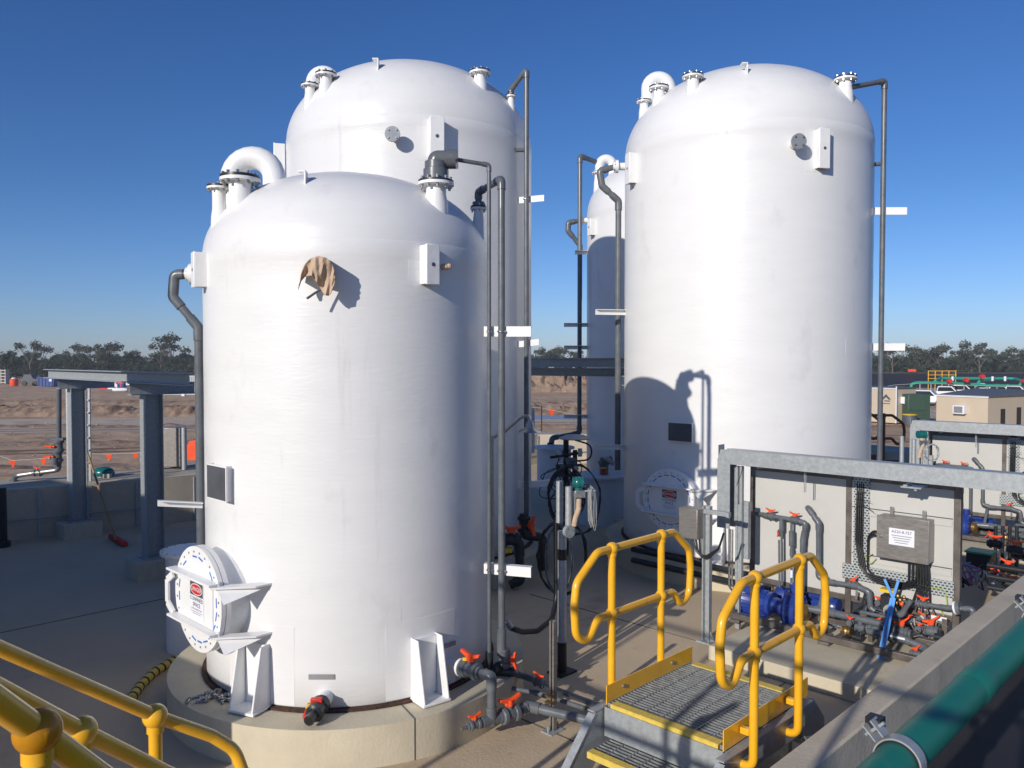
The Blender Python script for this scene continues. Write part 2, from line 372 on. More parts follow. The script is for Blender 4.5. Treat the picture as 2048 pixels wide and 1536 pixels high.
# ------------------------------------------------------------------ tanks
WD = ['tank_white']
def patch(mb, t, a0, a1, z0, z1, off=.005, n=14):
    c, R, _, _ = TANKS[t]; vs = []
    for z in (z0, z1):
        for i in range(n + 1):
            a = a0 + (a1 - a0) * i / n; vs.append(V((c.x + math.cos(a) * (R + off), c.y + math.sin(a) * (R + off), z)))
    m = n + 1; mb.add(vs, [(i, i + 1, m + i + 1, m + i) for i in range(n)], 0, True)
    ins = [V((c.x + (v.x - c.x) * (R - .01) / (R + off), c.y + (v.y - c.y) * (R - .01) / (R + off), v.z)) for v in vs]
    mb.add(vs + ins, [(0, 2 * m, 2 * m + n, n)[::-1] if 0 else (i + 1, i, 2 * m + i, 2 * m + i + 1) for i in range(n)] +
           [(m + i, m + i + 1, 3 * m + i + 1, 3 * m + i) for i in range(n)] + [(0, m, 3 * m, 2 * m), (m - 1, 3 * m - 1, 4 * m - 1, 2 * m - 1)], 0, False)
def tank(t, label):
    c, R, z0, b = TANKS[t]; T = thing('storage_tank', (c.x, c.y, .27), label, 'tank')
    prof = [(R - .03, .272), (R, .30)]
    k = int((z0 - .3) / .25)
    for i in range(1, k + 1):
        z = .3 + (z0 - .3) * i / k; prof.append((R + (.0015 if i % 2 else 0), z))
    prof[-1] = (R, z0 - .10); prof += [(R + .003, z0 - .09), (R + .003, z0 + .02), (R * .999, z0 + .03)]
    for i in range(1, 40):
        a = math.pi / 2 * i / 39; ce = abs(math.cos(a)) ** .96; prof.append((R * ce, z0 + b * abs(math.sin(a)) ** 1.0))
    s = MB(); s.lathe((c.x, c.y, 0), prof, 160)
    rr = random.Random(t)
    for i in range(5):
        a = rr.uniform(0, 6.28); z = rr.uniform(.8, z0 - .6); patch(s, t, a, a + rr.uniform(.2, .7), z, z + rr.uniform(.15, .5), .0014)
    s.build('shell', 'tank_white', T, sharp=50)
    g = MB(); g.lathe((c.x, c.y, 0), [(R + .03, .255), (R + .035, .285), (R - .02, .29)], 96); g.build('base_ring', 'rust', T)
    return T
def plinth(t, label, R, h=.27):
    c = TANKS[t][0]; p = MB(); p.lathe((c.x, c.y, 0), [(R, -.05), (R, h)], 72); return p.build('tank_plinth', 'concrete_cream', bevel=.02, label=label, cat='plinth', sharp=30)
p1_ = plinth(1, 'round cream concrete plinth under the nearest white tank', 1.37)
c_ = TANKS[1][0]; m = MB()
for a_ in (-62, -128, 10):
    d_ = V((math.cos(R_(a_)), math.sin(R_(a_)), 0)); q_ = V((c_.x, c_.y, 0)) + d_ * 1.2515; m.box(q_ + d_ * .0 + Z * .136, (.24, .007, .2755), (d_, Z.cross(d_), Z))
    break
m.build('joint_line', 'sealant', p1_)
m = MB()
for a_, b_ in ((G(560, 1500, 0), G(1240, 1500, 0)), ):
    pass
for o_, d_, L_ in ((V((.35, 4.55, 0)), U, 12), (V((-3.2, 9.0, 0)), W, 7), (V((-6.5, 6.0, 0)), U, 9), (V((.2, 8.9, 0)), W, 2.6)): m.box(o_ + d_ * L_ / 2 + Z * .001, (L_, .009, .006), (d_, Z.cross(d_), Z))
m.build('floor_joint', 'sealant', kind='structure')
plinth(2, 'round cream concrete plinth under the tall tank at the back left', 1.8)
plinth(3, 'round cream concrete plinth under the tall right tank', 1.8)
plinth(4, 'round cream concrete plinth under the shaded tank at the back', 1.8)
plinth(0, 'round concrete plinth of the unseen tank added outside the left edge', 1.8)
T1 = tank(1, 'nearest and shortest white dome top tank with a beige rag hanging on its front')
T2 = tank(2, 'tall white dome top tank standing behind the nearest short tank')
T3 = tank(3, 'tall white dome top tank on the right behind the grey panel skid')
T4 = tank(4, 'white dome top tank at the back, mostly hidden behind the tall right tank')
T0 = tank(0, 'unseen tall white tank added beyond the left edge to shade the pit floor')
def vertical_nozzle(T, t, bx, by, fy, fw, blind=True, ratio=.56, n=8, fx=None):
    p, _ = TK(bx, by, t); d = p.y; k = d / F; Rf = fw / 2 * k; top = P(bx if fx is None else fx, fy, d); r = Rf * ratio
    x, y = top.x, top.y; th = max(.016, Rf * .17)
    m = MB(); m.lathe((x, y, 0), [(r * 1.35, p.z - .25), (r * 1.18, p.z - .01), (r, p.z + .05), (r, top.z - th), (r * 1.15, top.z - th), (Rf, top.z - th * .9), (Rf, top.z), (r, top.z)], 28)
    q = m.build('nozzle', 'white_paint', T)
    f = MB()
    if blind: f.lathe((x, y, top.z), [(Rf * .98, .002), (Rf * .98, th * .9), (Rf * .5, th * 1.0)], 28, 0)
    else: f.lathe((x, y, top.z), [(Rf * .98, .002), (Rf * .98, th * .7), (Rf * .75, th * .8)], 28, 0)
    f.bolts((x, y, top.z - th * .1), Z, Rf * .82, n, Rf * .085, th * 1.9, 1)
    f.build('flange', ['pvc_dark', 'steel_bolt'], q)
    return V((x, y, top.z + th * .9)), Rf
def gooseneck(T, t, lx, rx, topy, rb, lb, wpx, back=.5):
    """white U shaped vent tube: left leg px, right leg px, centre line top, right and left leg bottoms"""
    p, _ = TK(rx, rb, t); d = p.y + back; cy = topy + (rx - lx) / 2; pts = [P(rx, rb + 60, d)]
    for i in range(13):
        a = math.pi * i / 12; pts.append(P((lx + rx) / 2 + math.cos(a) * (rx - lx) / 2, cy - math.sin(a) * (rx - lx) / 2, d))
    pts.append(P(lx, lb, d)); m = MB(); m.tube(pts, wpx / 2 * d / F, 0, 20); m.build('vent_gooseneck', 'white_paint', T)
def lug(T, t, px, py, s):
    p, _ = TK(px, py, t); p = p + Z * -.01; m = MB(); a = (V((1, 0, 0)), V((0, 1, 0)), Z)
    m.box(p + Z * s * .5, (.012, s * .9, s * 1.3), a); m.box(p + Z * (s * 1.15) + V((-s * .3, 0, 0)), (s * .7, s * .9, .012), a); m.build('lifting_lug', 'white_paint', T, bevel=.002)
def channel(T, t, px, py, w_, h_, dep, tilt=0):
    p, n = TK(px, py, t); n = V((n.x, n.y, 0)).normalized(); s = Z.cross(n); c = p + n * dep / 2; m = MB()
    m.box(c + n * (dep / 2 - .008), (.016, w_, h_), (n, s, Z)); m.box(c + s * (w_ / 2 - .006) - n * .008, (dep, .012, h_ * .97), (n, s, Z)); m.box(c - s * (w_ / 2 - .006) - n * .008, (dep, .012, h_ * .97), (n, s, Z))
    q = m.build('lifting_channel', 'white_paint', T, bevel=.006)
    m = MB(); m.cyl(c + n * (dep / 2 - .004), c + n * (dep / 2 + .002), w_ * .13, n=16); m.build('hole', 'black_plate', q)
    a = math.atan2(n.y, n.x); R = TANKS[t][1]; m = MB(); patch(m, t, a - w_ * 1.3 / R, a + w_ * 1.3 / R, p.z - h_ * .55, p.z + h_ * .5, .0016); m.build('wear_pad', 'tank_white', T)
    return c, n
for a in [(438, 432, 375, 47), (480, 400, 358, 78), ]: vertical_nozzle(T1, 1, *a, n=10)
N3, R3 = vertical_nozzle(T1, 1, 872, 404, 366, 72, False, n=10)
N4, R4 = vertical_nozzle(T1, 1, 957, 438, 416, 33, False, n=6)
gooseneck(T1, 1, 464, 549, 316, 360, 420, 45, .22)
lug(T1, 1, 612, 366, .075)
for a in [(620, 196, 171, 35), (652, 175, 150, 43), (960, 168, 145, 42)]: vertical_nozzle(T2, 2, *a)
N22, R22 = vertical_nozzle(T2, 2, 1022, 212, 192, 22, False, n=6)
gooseneck(T2, 2, 625, 668, 145, 168, 180, 26)
lug(T2, 2, 757, 138, .10)
for a in [(1288, 222, 203, 30), (1318, 200, 176, 40), (1386, 176, 153, 42)]: vertical_nozzle(T3, 3, *a)
N33, R33 = vertical_nozzle(T3, 3, 1691, 184, 158, 44)
gooseneck(T3, 3, 1297, 1337, 158, 184, 205, 29)
lug(T3, 3, 1493, 146, .10)
vertical_nozzle(T4, 4, 1196, 362, 345, 24, False, n=6); gooseneck(T4, 4, 1199, 1226, 318, 345, 350, 18)
c, n_ = channel(T1, 1, 853, 531, .108, .275, .085)
channel(T1, 1, 411, 541, .10, .255, .09); channel(T2, 2, 870, 278, .16, .44, .13); channel(T2, 2, 569, 325, .16, .44, .13)
channel(T3, 3, 1640, 300, .14, .45, .09); channel(T3, 3, 1269, 338, .13, .39, .10); channel(T4, 4, 1188, 455, .14, .3, .1)
def side_flange(T, t, px, py, Rp, L=.14):
    p, n = TK(px, py, t); R = Rp * p.y / F; m = MB(); m.cyl(p - n * .05, p + n * L, R * .55, n=20, m=0); m.cyl(p + n * L, p + n * (L + .03), R, n=28, m=1)
    m.bolts(p + n * (L + .03), n, R * .72, 4, R * .13, .012, 2, .75); return m.build('side_flange', ['white_paint', 'tape', 'steel_bolt'], T)
side_flange(T2, 2, 789, 276, 15); side_flange(T3, 3, 1586, 290, 15)
# ---- manway with its swing arm, and the nameplate, on the side facing the plant axis
def manway(T, t, zc=.965):
    c, R, _, _ = TANKS[t]; n = -U; s = W * 1.0; o = V((c.x, c.y, zc))
    L = R + .12 if t == 1 else R + .13
    q = MB(); q.cyl(o + n * (R - .25), o + n * (L + .01), .325, n=48); q.cyl(o + n * (L - .02), o + n * (L + .012), .362, n=56); q.cyl(o + n * (L + .012), o + n * (L + .018), .352, n=48, m=1)
    q = q.build('manway', ['white_paint', 'rubber'], T, bevel=.003)
    m = MB(); m.cyl(o + n * (L + .018), o + n * (L + .048), .362, n=56); b = m
    f = o + n * (L + .049)
    for i in range(24):
        a = 2 * math.pi * (i + .5) / 24; p = f + s * math.cos(a) * .325 + Z * math.sin(a) * .325; b.cyl(p - n * .004, p + n * .003, .0075, n=8, m=1)
    for i in range(20):
        if t == 1 and i % 5 in (1, 3) and i < 14: continue
        a = 2 * math.pi * i / 20; a2 = a + .22; p0 = f + s * math.cos(a) * .29 + Z * math.sin(a) * .29; p1 = f + s * math.cos(a2) * .295 + Z * math.sin(a2) * .295
        b.bar(p0, p1, .011, .003, 2, up=n)
    b.build('manway_lid', ['white_paint', 'tape', 'blue_pen'], T)
    # raised pads, shelves and handle
    arm = MB()
    for zz in (.165, -.165):
        arm.box(o + n * (L + .085) + Z * zz, (.075, .68, .016), (n, s, Z)); 
    arm.box(o + n * (L + .053) + Z * 0, (.012, .50, .31), (n, s, Z))
    for zz in (.165, -.165):
        # fixed wings on the shell
        e = o + n * (L + .055) + s * .33 + Z * (zz - .012); a2 = o + n * (math.sqrt(R * R - .5 ** 2) if R > 1.2 else .97) + s * .50 + Z * (zz - .012)
        arm.prism([e + n * .055, e - n * .075, a2 - n * .05, a2 + n * .12], Z * -.014)
        arm.prism([e + Z * -.014, e + s * .1 + Z * -.10, a2 + Z * -.014], n * .012)
        arm.cyl(e + n * .0 + Z * -.03, e + Z * .03, .012, n=8)
    arm.build('lid_arm', 'white_paint', T, bevel=.002)
    h = MB(); hp = [(-.32, .12), (-.42, .06), (-.42, -.10), (-.32, -.16)]
    
    for i in range(3):
        a, b2 = hp[i], hp[i + 1]; h.bar(o + n * (L + .08) + s * a[0] + Z * a[1], o + n * (L + .08) + s * b2[0] + Z * b2[1], .05, .014 + .002 * i, up=n)
    h.build('handle', 'white_paint', T)
    # warning sign
    f2 = o + n * (L + .0615) + s * .02; S = .215; Hh = .27; sg = MB()
    sg.box(f2, (.003, S, Hh), (n, s, Z), 0); fa = f2 + n * .0018
    sg.box(fa + Z * (Hh * .27), (.001, S * .92, Hh * .34), (n, s, Z), 1)
    el = [fa + n * .0010 + s * math.cos(2 * math.pi * i / 28) * S * .43 + Z * (Hh * .27 + math.sin(2 * math.pi * i / 28) * Hh * .145) for i in range(28)]
    sg.prism(el, n * .0006, 0); el = [fa + n * .0018 + s * math.cos(2 * math.pi * i / 28) * S * .405 + Z * (Hh * .27 + math.sin(2 * math.pi * i / 28) * Hh * .125) for i in range(28)]
    sg.prism(el, n * .0006, 2)
    sg.text('DANGER', .042, fa + n * .002 + Z * (Hh * .27), s, Z, 0, depth=.0012); sg.text('CONFINED', .040, fa + Z * (.003), s, Z, 1); sg.text('SPACE', .040, fa - Z * .035, s, Z, 1)
    sg.text('ENTRY BY PERMIT ONLY', .0145, fa - Z * .066, s, Z, 1)
    for i in range(2): sg.box(fa - Z * (.084 + .013 * i), (.0008, S * (.8 - .2 * i), .0035), (n, s, Z), 3)
    sg.build('warning_sign', ['paper', 'black_plate', 'red', 'tape'], T)
    # nameplate stand-off
    sc = .05 if t == 1 else .07; zc2 = 1.76; Lp = math.sqrt(R * R - .04) + .06; p = o + n * Lp + s * sc; p.z = zc2; wd, hd = (.29, .245) if t == 1 else (.34, .23)
    m = MB(); m.box(p, (.014, wd, hd), (n, s, Z)); m.box(p - n * .06 + s * (wd / 2 - .035), (.11, .012, hd), (n, s, Z)); m.box(p - n * .06 - s * (wd / 2 - .006), (.12, .012, hd), (n, s, Z))
    q = m.build('nameplate_bracket', 'white_paint', T, bevel=.002); m = MB(); m.box(p + n * .0085, (.003, wd * .94, hd * .92), (n, s, Z)); m.build('nameplate', 'black_plate', q)
manway(T1, 1); manway(T3, 3)
def chair(T, t, px, py, h=.43, wd=.19):
    p, n = TK(px, py, t); n = V((n.x, n.y, 0)).normalized(); s = Z.cross(n); p = V((p.x, p.y, .275)); m = MB()
    for k in (-1, 1):
        q = p + s * (k * wd / 2 - .007)
        m.prism([q - n * .03, q + n * .17, q + n * .17 + Z * .03, q + n * .085 + Z * h, q - n * .03 + Z * h], s * .014)
    m.box(p + n * .085 + Z * .010, (.18, wd + .03, .018), (n, s, Z)); m.box(p + n * .01 + Z * h * .5, (.03, wd - .02, h * .98), (n, s, Z))
    m = m.build('hold_down_chair', 'white_paint', T, bevel=.005, seg=3)
    a = math.atan2(n.y, n.x); k = MB(); patch(k, t, a - .28 / TANKS[t][1], a + .28 / TANKS[t][1], .3, .3 + h + .1, .002); k.build('wear_pad', 'tank_white', T)
chair(T1, 1, 516, 1340); chair(T1, 1, 848, 1340); chair(T3, 3, 1432, 1100); chair(T3, 3, 1600, 1100)
def strip_tape(px, py, wpx, hpx, lab, skew=0):
    a, n = TK(px - wpx / 2, py + skew / 2, 1, .008); b_, _ = TK(px + wpx / 2, py - skew / 2, 1, .008); mid, _ = TK(px, py, 1, .008); h = hpx * mid.y / F
    m = MB(); pts = [a, mid, b_]; m.add([p + Z * h / 2 for p in pts] + [p - Z * h / 2 for p in pts], [(0, 3, 4, 1), (1, 4, 5, 2)], 0, True); m.build('tape_strip', 'tape', T1)
strip_tape(643, 1354, 52, 11, 'a'); strip_tape(895, 1291, 34, 9, 'b', 12)
# rag over the front nozzle
def rag():
    p0, n = TK(640, 560, 1); sc = p0.y / F; s = Z.cross(n).normalized(); 
    nz = MB(); nz.cyl(p0 - n * .03 + Z * .05, p0 + n * .07 + Z * .05, .045, n=20); nz.cyl(p0 + n * .07 + Z * .05, p0 + n * .09 + Z * .05, .06, n=24); nz.build('nozzle', 'white_paint', T1)
    top = [(600, 560), (603, 545), (610, 528), (622, 516), (637, 512), (652, 515), (664, 526), (670, 545), (669, 560)]
    bot = [(597, 579), (603, 562), (611, 553), (622, 551), (631, 562), (638, 573), (648, 590), (657, 592), (667, 578)]
    m = MB(); nu, nv = 33, 12; vs = []
    def samp(c, u):
        f = u * (len(c) - 1); i = min(int(f), len(c) - 2); t = f - i; return (c[i][0] * (1 - t) + c[i + 1][0] * t, c[i][1] * (1 - t) + c[i + 1][1] * t)
    for j in range(nv + 1):
        v = j / nv
        for i in range(nu + 1):
            u = i / nu; a = samp(top, u); b = samp(bot, u); x = a[0] * (1 - v) + b[0] * v; y = a[1] * (1 - v) + b[1] * v
            off = .20 - .05 * abs(u - .45) * 2 - .03 * v + .016 * math.sin(u * 13 + v * 2.5) * (.3 + v) + .012 * math.sin(u * 31 + 3 * v) * v + .005 * math.sin(u * 47 - 5 * v)
            q = PL(x, y, p0 + n * off, n); vs.append(q)
    m.add(vs, [(j * (nu + 1) + i, (j + 1) * (nu + 1) + i, (j + 1) * (nu + 1) + i + 1, j * (nu + 1) + i + 1) for j in range(nv) for i in range(nu)], 0, True)
    # folded over the top, back to the shell
    k = len(vs); back = [PL(*samp(top, i / nu), p0 + n * .03, n) for i in range(nu + 1)]
    m.add(vs[:nu + 1] + back, [(i, i + 1, nu + 2 + i, nu + 1 + i) for i in range(nu)], 0, True)
    q = m.build('rag', 'cloth', label='crumpled beige rag hanging over the front nozzle of the nearest tank', cat='rag')
    md = q.modifiers.new('t', 'SOLIDIFY'); md.thickness = .004
    m = MB(); m.tube([PL(614, 597, p0 + n * .16, n), PL(630, 586, p0 + n * .13, n), PL(655, 572, p0 + n * .08, n)], .008, n=8); m.build('valve_stem', 'pvc', T1)
    c2, n2 = TK(880, 535, 1); m = MB(); m.sph(c2 + n2 * .05, .03, 10, 0, (1.1, 1, .8)); m.sph(c2 + n2 * .05 + V((.03, 0, .005)), .02, 8); m.build('rag', 'cloth', label='small beige rag tucked behind the white channel at the upper right of the nearest tank', cat='rag')
rag()
# ------------------------------------------------------------------ pipework on the tanks
def bracket_arm(T, p0, p1, h=.05, dn=.05):
    p0, p1 = V(p0), V(p1); m = MB(); d = (p1 - p0).normalized(); q = d.cross(Z).normalized()
    m.box((p0 + p1) / 2, ((p1 - p0).length, .008, h), (d, q, Z)); m.box((p0 + p1) / 2 - q * dn / 2 + Z * (h / 2 - .004), ((p1 - p0).length, dn, .008), (d, q, Z))
    return m.build('pipe_support', 'white_paint', T)
def clamp(par, p, r):
    m = MB(); m.lathe(p - Z * .008, [(r * 1.02, 0), (r * 1.22, .004), (r * 1.22, .012), (r * 1.02, .016)], 14, caps=False); m.build('pipe_clamp', 'steel_bolt', par)
def valve(par, c, ax, r, up=Z, hd=None, open_=True, ma='pvc', hs=1.25):
    """union ball valve with a T handle"""
    c = V(c); ax = V(ax).normalized(); up = V(up); m = MB()
    m.cyl(c - ax * r * 1.9, c + ax * r * 1.9, r * 1.35, n=14); 
    for k in (-1, 1):
        m.lathe(c + ax * (k * r * 1.5), [(r * 1.55, -r * .55), (r * 1.75, -r * .4), (r * 1.75, r * .4), (r * 1.55, r * .55)], 14, ax=ax); m.cyl(c + ax * k * r * 2.0, c + ax * k * r * 2.7, r * 1.25, n=14)
    m.cyl(c, c + up * r * 2.0, r * .7, n=10)
    v = m.build('valve', ma, par)
    hd = (V(hd) if hd is not None else ax).normalized(); s = up.cross(hd).normalized(); t = c + up * r * 1.9; m = MB(); r = r * hs
    m.prism([t - s * r * .38 + hd * r * a_ + up * r * b_ for a_, b_ in ((-.85, 0), (.85, 0), (.75, .55), (2.0, .95), (2.05, 1.45), (.5, 1.15), (-.5, 1.15), (-2.05, 1.75), (-2.1, 1.2), (-.75, .55))], s * r * .76); m.cyl(t, t + up * r * 1.0, r * .62, n=12)
    m.build('valve_handle', 'orange', v, bevel=r * .12); return v
# nearest tank: small vent line and fill line on its right
T_ = thing('vent_pipe', N3, 'thin grey pipe from the big elbow on the nearest tank down its right side', 'pipe')
m = MB(); k = N3.y / F; m.lathe(N3, [(R3 * .70, 0), (R3 * .70, .075), (R3 * .62, .08), (R3 * .62, .13), (R3 * .4, .14)], 24); m.build('adaptor', 'pvc', T_)
e0 = N3 + Z * .12; e1 = P(873, 318, N3.y); e2 = e1 + V((.13, -.0, .0))
m = MB(); m.tube([e0, V((N3.x, N3.y, e1.z)), V((N3.x + .125, N3.y + .0, e1.z))], R3 * .46, .07, 18); m.lathe((N3.x + .11, N3.y, e1.z), [(R3 * .54, -.03), (R3 * .54, .035), (R3 * .2, .05)], 18, ax=V((1, 0, 0))); m.build('elbow', 'pvc', T_)
D1 = 5.92; top = P(978, 330, D1); m = MB(); x1 = top.x
m.pvc([V((N3.x + .12, N3.y, e1.z)), V((x1, D1, top.z + .0)), V((x1, D1, G(978, 1305, .3).z + .05))], .0155); m.build('pipe_run', 'pvc', T_)
for y in (663, 1140): clamp(T_, P(978, y, D1), .016)
F_ = thing('fill_pipe', N4, 'thick grey pipe with a hooped top beside the thin one on the nearest tank', 'pipe')
x2 = P(1003, 400, D1).x; m = MB(); m.lathe(N4, [(R4 * .75, 0), (R4 * .75, .03), (R4 * .5, .035)], 16); m.build('adaptor', 'pvc', F_)
m = MB(); ez = P(960, 384, N4.y).z; tz = P(1003, 362, D1).z; m.pvc([N4, V((N4.x, N4.y, ez)), V((x2, D1 + .02, tz + .02)), V((x2, D1, tz - .2)), V((x2, D1, .42))], .026); m.build('pipe_run', 'pvc', F_)
m = MB(); m.cyl((x2, D1, .42), (x2, D1, .62), .036, n=14); m.build('coupling', 'pvc', F_)
for y in (663, 1142): clamp(F_, P(1003, y, D1), .028)
for y in (663, 1137):
    bracket_arm(T1, P(968, y, D1 + .045), P(1062, y + (0 if y < 800 else 8), D1 - .03), .075)
bracket_arm(T1, P(405, 1010, 6.35), P(315, 1006, 6.2), .05)
# overflow on the left of the nearest tank
def overflow(T, t, label, nz, fl, e1, e2, e3, bot, d, r, nzr, dn=.0):
    O = thing('overflow_pipe', P(*bot, d), label, 'pipe')
    a, b = P(*nz, d), P(*fl, d); m = MB(); m.cyl(a, b, nzr, n=16); m.cyl(b - (b - a).normalized() * .02, b, nzr * 1.75, n=20); m.build('side_nozzle', 'white_paint', T)
    ax = (b - a).normalized(); m = MB(); m.cyl(b, b + ax * .02, nzr * 1.7, n=20); m.bolts(b, ax, nzr * 1.4, 6, nzr * .14, .03, 1); m.cyl(b, b + ax * .05, nzr * 1.1, n=16); m.build('flange', ['white_paint', 'steel_bolt'], O)
    m = MB(); pts = [b, P(*e1, d), P(*e2, d), P(*e3, d), P(e3[0] + 0, bot[1], d)]; pts[-1] = V((pts[3].x, pts[3].y, pts[-1].z)); m.pvc(pts, r); m.build('pipe_run', 'pvc', O); return O
overflow(T1, 1, 'bent grey overflow pipe at the left edge of the nearest tank', (420, 548), (386, 548), (349, 549), (346, 594), (397, 655), (397, 1095), 6.55, .034, .05)
overflow(T3, 3, 'bent grey overflow pipe at the left edge of the tall right tank', (1262, 333), (1233, 333), (1199, 342), (1204, 372), (1237, 402), (1236, 940), 10.95, .040, .05)
overflow(T4, 4, 'dark bent overflow pipe on the left of the shaded back tank', (1190, 441), (1162, 441), (1137, 445), (1136, 462), (1160, 490), (1160, 600), 15.0, .042, .05)
# vents right
def vent(label, pts, r, d, arms=(), t=None, N=None):
    Q = thing('vent_pipe', V((pts[-1].x, pts[-1].y, pts[-1].z)), label, 'pipe'); m = MB(); m.pvc(pts, r); m.build('pipe_run', 'pvc', Q); return Q
d2 = 9.74; a = P(1053, 140, d2); q = vent('grey vent pipe with a slanted top on the right of the tall back left tank', [N22, N22 + Z * .06, V((a.x, d2, a.z)), V((a.x, d2, a.z - .3)), V((a.x, d2, .5))], .030, d2)
m = MB(); m.cyl(P(1032, 300, d2), P(1053, 300, d2), .025); m.build('stub', 'pvc', q); clamp(q, P(1052, 398, d2), .03)
for y, l in ((398, 1088), (686, 1078), (968, 1100)):
    bracket_arm(T2, P(1034, y + 3, d2 + .06), P(l, y - 2, d2 + .0), .075)
d3 = 9.9; a = P(1769, 162, d3); q = vent('grey vent pipe standing off the right side of the tall right tank', [N33 - Z * .12 + V((.05, 0, 0)), V((a.x, d3, a.z)), V((a.x, d3, a.z - .3)), V((a.x, d3, .5))], .031, d3)
m = MB(); m.cyl(P(1748, 329, d3 + .1), P(1768, 327, d3), .025); m.build('stub', 'pvc', q)
for y, l in ((422, 1814), (694, 1810)): bracket_arm(T3, P(1738, y, d3 + .06), P(l, y, d3 - .05), .09)
bracket_arm(T3, P(1255, 625, 10.75), P(1191, 624, 10.6), .07); bracket_arm(T3, P(1258, 895, 10.75), P(1190, 893, 10.6), .07)
d4 = 14.9; a = P(1160, 312, d4); vent('thin dark pipe rising beside the shaded back tank', [P(1198, 326, 15.2), V((a.x, d4, a.z)), V((a.x, d4, P(1160, 866, d4).z)), P(1104, 876, d4 - .3), P(1101, 905, d4 - .3)], .042, d4)
for y in (505, 650, 695, 833): bracket_arm(T4, P(1180, y, 14.95), P(1128 if y != 505 else 1150, y, 14.8), .07)
# ------------------------------------------------------------------ valve tree at the foot of the nearest tank
A_ = thing('outlet_pipework', G(985, 1500, 0), 'grey outlet pipe with three orange handled valves at the right foot of the nearest tank', 'pipework')
p, n = TK(897, 1327, 1); ax = (P(975, 1350, 5.42) - p).normalized(); p = p + ax * .045 + n * .02
m = MB(); m.cyl(p - ax * .12 - n * .05, p + ax * .05, .035, n=20); m.cyl(p + ax * .05, p + ax * .072, .062, n=28); m.build('nozzle', 'white_paint', T1)
m = MB(); m.cyl(p + ax * .073, p + ax * .093, .060, n=28); m.bolts(p + ax * .09, ax, .048, 6, .007, .02, 1); m.build('flange', ['pvc', 'steel_bolt'], A_)
vp = p + ax * .155; valve(A_, vp, ax, .034, hd=ax)
m = MB(); m.box(vp - ax * .045 + Z * .07, (.05, .02, .02), None); m.build('position_marker', 'gold', A_)
e = P(983, 1352, 5.42); lo = V((e.x, e.y, .155)); m = MB(); m.pvc([p + ax * .22, e, lo], .030, n=16); m.build('pipe_run', 'pvc', A_)
lf = (P(930, 1466, 5.30) - lo); lf = V((lf.x, lf.y, 0)).normalized(); m = MB(); m.cyl(lo - lf * .08, lo + lf * .08, .037, n=14); m.cyl(lo - Z * .03, lo + Z * .09, .037, n=14); m.cyl(lo + lf * .05, lo + lf * .14, .022, n=12); m.cyl(lo + lf * .14, lo + lf * .24, .012, n=10); m.build('tee', 'pvc', A_)
valve(A_, lo + lf * .135, lf, .020, hd=lf); valve(A_, lo - lf * .15, lf, .033, hd=lf)
r0 = lo - lf * .24; r1 = G(1055, 1412, .155); r2 = G(1225, 1452, .155); m = MB(); m.pvc([r0, r1, r2, r2 + (r2 - r1).normalized() * .9], .033, n=16); m.build('pipe_run', 'pvc', A_)
B_ = thing('drain_pipework', G(1000, 1440, 0), 'pair of thin grey floor pipes running from the nearest tank under the step', 'pipework')
m = MB(); m.pvc([V((x2, D1, .44)), V((x2, D1, .30)), G(1050, 1353, .22), G(1096, 1372, .2), G(1215, 1420, .2), G(1290, 1452, .2)], .020); m.build('pipe_run', 'pvc', B_)
m = MB(); m.pvc([V((x1, D1, .42)), V((x1, D1, .2)), G(1082, 1388, .15), G(1215, 1432, .15), G(1280, 1456, .15)], .017); m.build('pipe_run', 'pvc', B_)
valve(B_, G(1078, 1366, .21), G(1096, 1372, .2) - G(1050, 1353, .22), .019); valve(B_, V((x2 + .03, D1 - .02, .40)), Z, .026, up=V((.8, -.55, 0)).normalized(), hd=Z)
m = MB(); m.cyl(V((x1, D1, .33)), V((x1, D1, .44)), .03, n=12); m.sph((x1 + .07, D1 - .02, .33), .045, 12); m.cyl(V((x1, D1, .30)), V((x2 + .1, D1 - .03, .30)), .035, n=12); m.build('manifold', 'pvc_dark', B_)
# sample valve on the front
p, n = TK(652, 1394, 1); ax = (P(622, 1436, p.y - .24) - p).normalized(); S_ = thing('sample_valve', p, 'dark ball valve with a red handle stub on the lower front of the nearest tank', 'valve')
m = MB(); m.cyl(p - ax * .05, p + ax * .07, .050, n=20); m.build('nozzle', 'white_paint', T1)
m = MB(); m.cyl(p + ax * .06, p + ax * .20, .052, n=20); m.lathe(p + ax * .10, [(.05, -.03), (.062, -.02), (.062, .02), (.05, .03)], 20, ax=ax); m.lathe(p + ax * .18, [(.05, -.03), (.058, -.02), (.058, .02), (.045, .03)], 20, ax=ax); m.cyl(p + ax * .2, p + ax * .28, .034, n=16); m.build('body', 'pvc_dark', S_)
m = MB(); m.cyl(p + ax * .28, p + ax * .282, .022, n=14); m.build('bore', 'rubber', S_)
u2 = (Z - ax * ax.z).normalized(); m = MB(); m.bar(p + ax * .13 + u2 * .05 - V((.045, 0, 0)), p + ax * .13 + u2 * .055 + V((.03, 0, 0)), .03, .035); m.bar(p + ax * .12 + V((-.058, 0, .02)), p + ax * .20 + V((-.062, 0, -.03)), .022, .03); m.build('valve_handle', 'red', S_, bevel=.004)
m = MB(); m.bar(p + ax * .10 + V((-.05, 0, .03)), p + ax * .16 + V((-.062, 0, .01)), .016, .02); m.build('label', 'gold', S_)
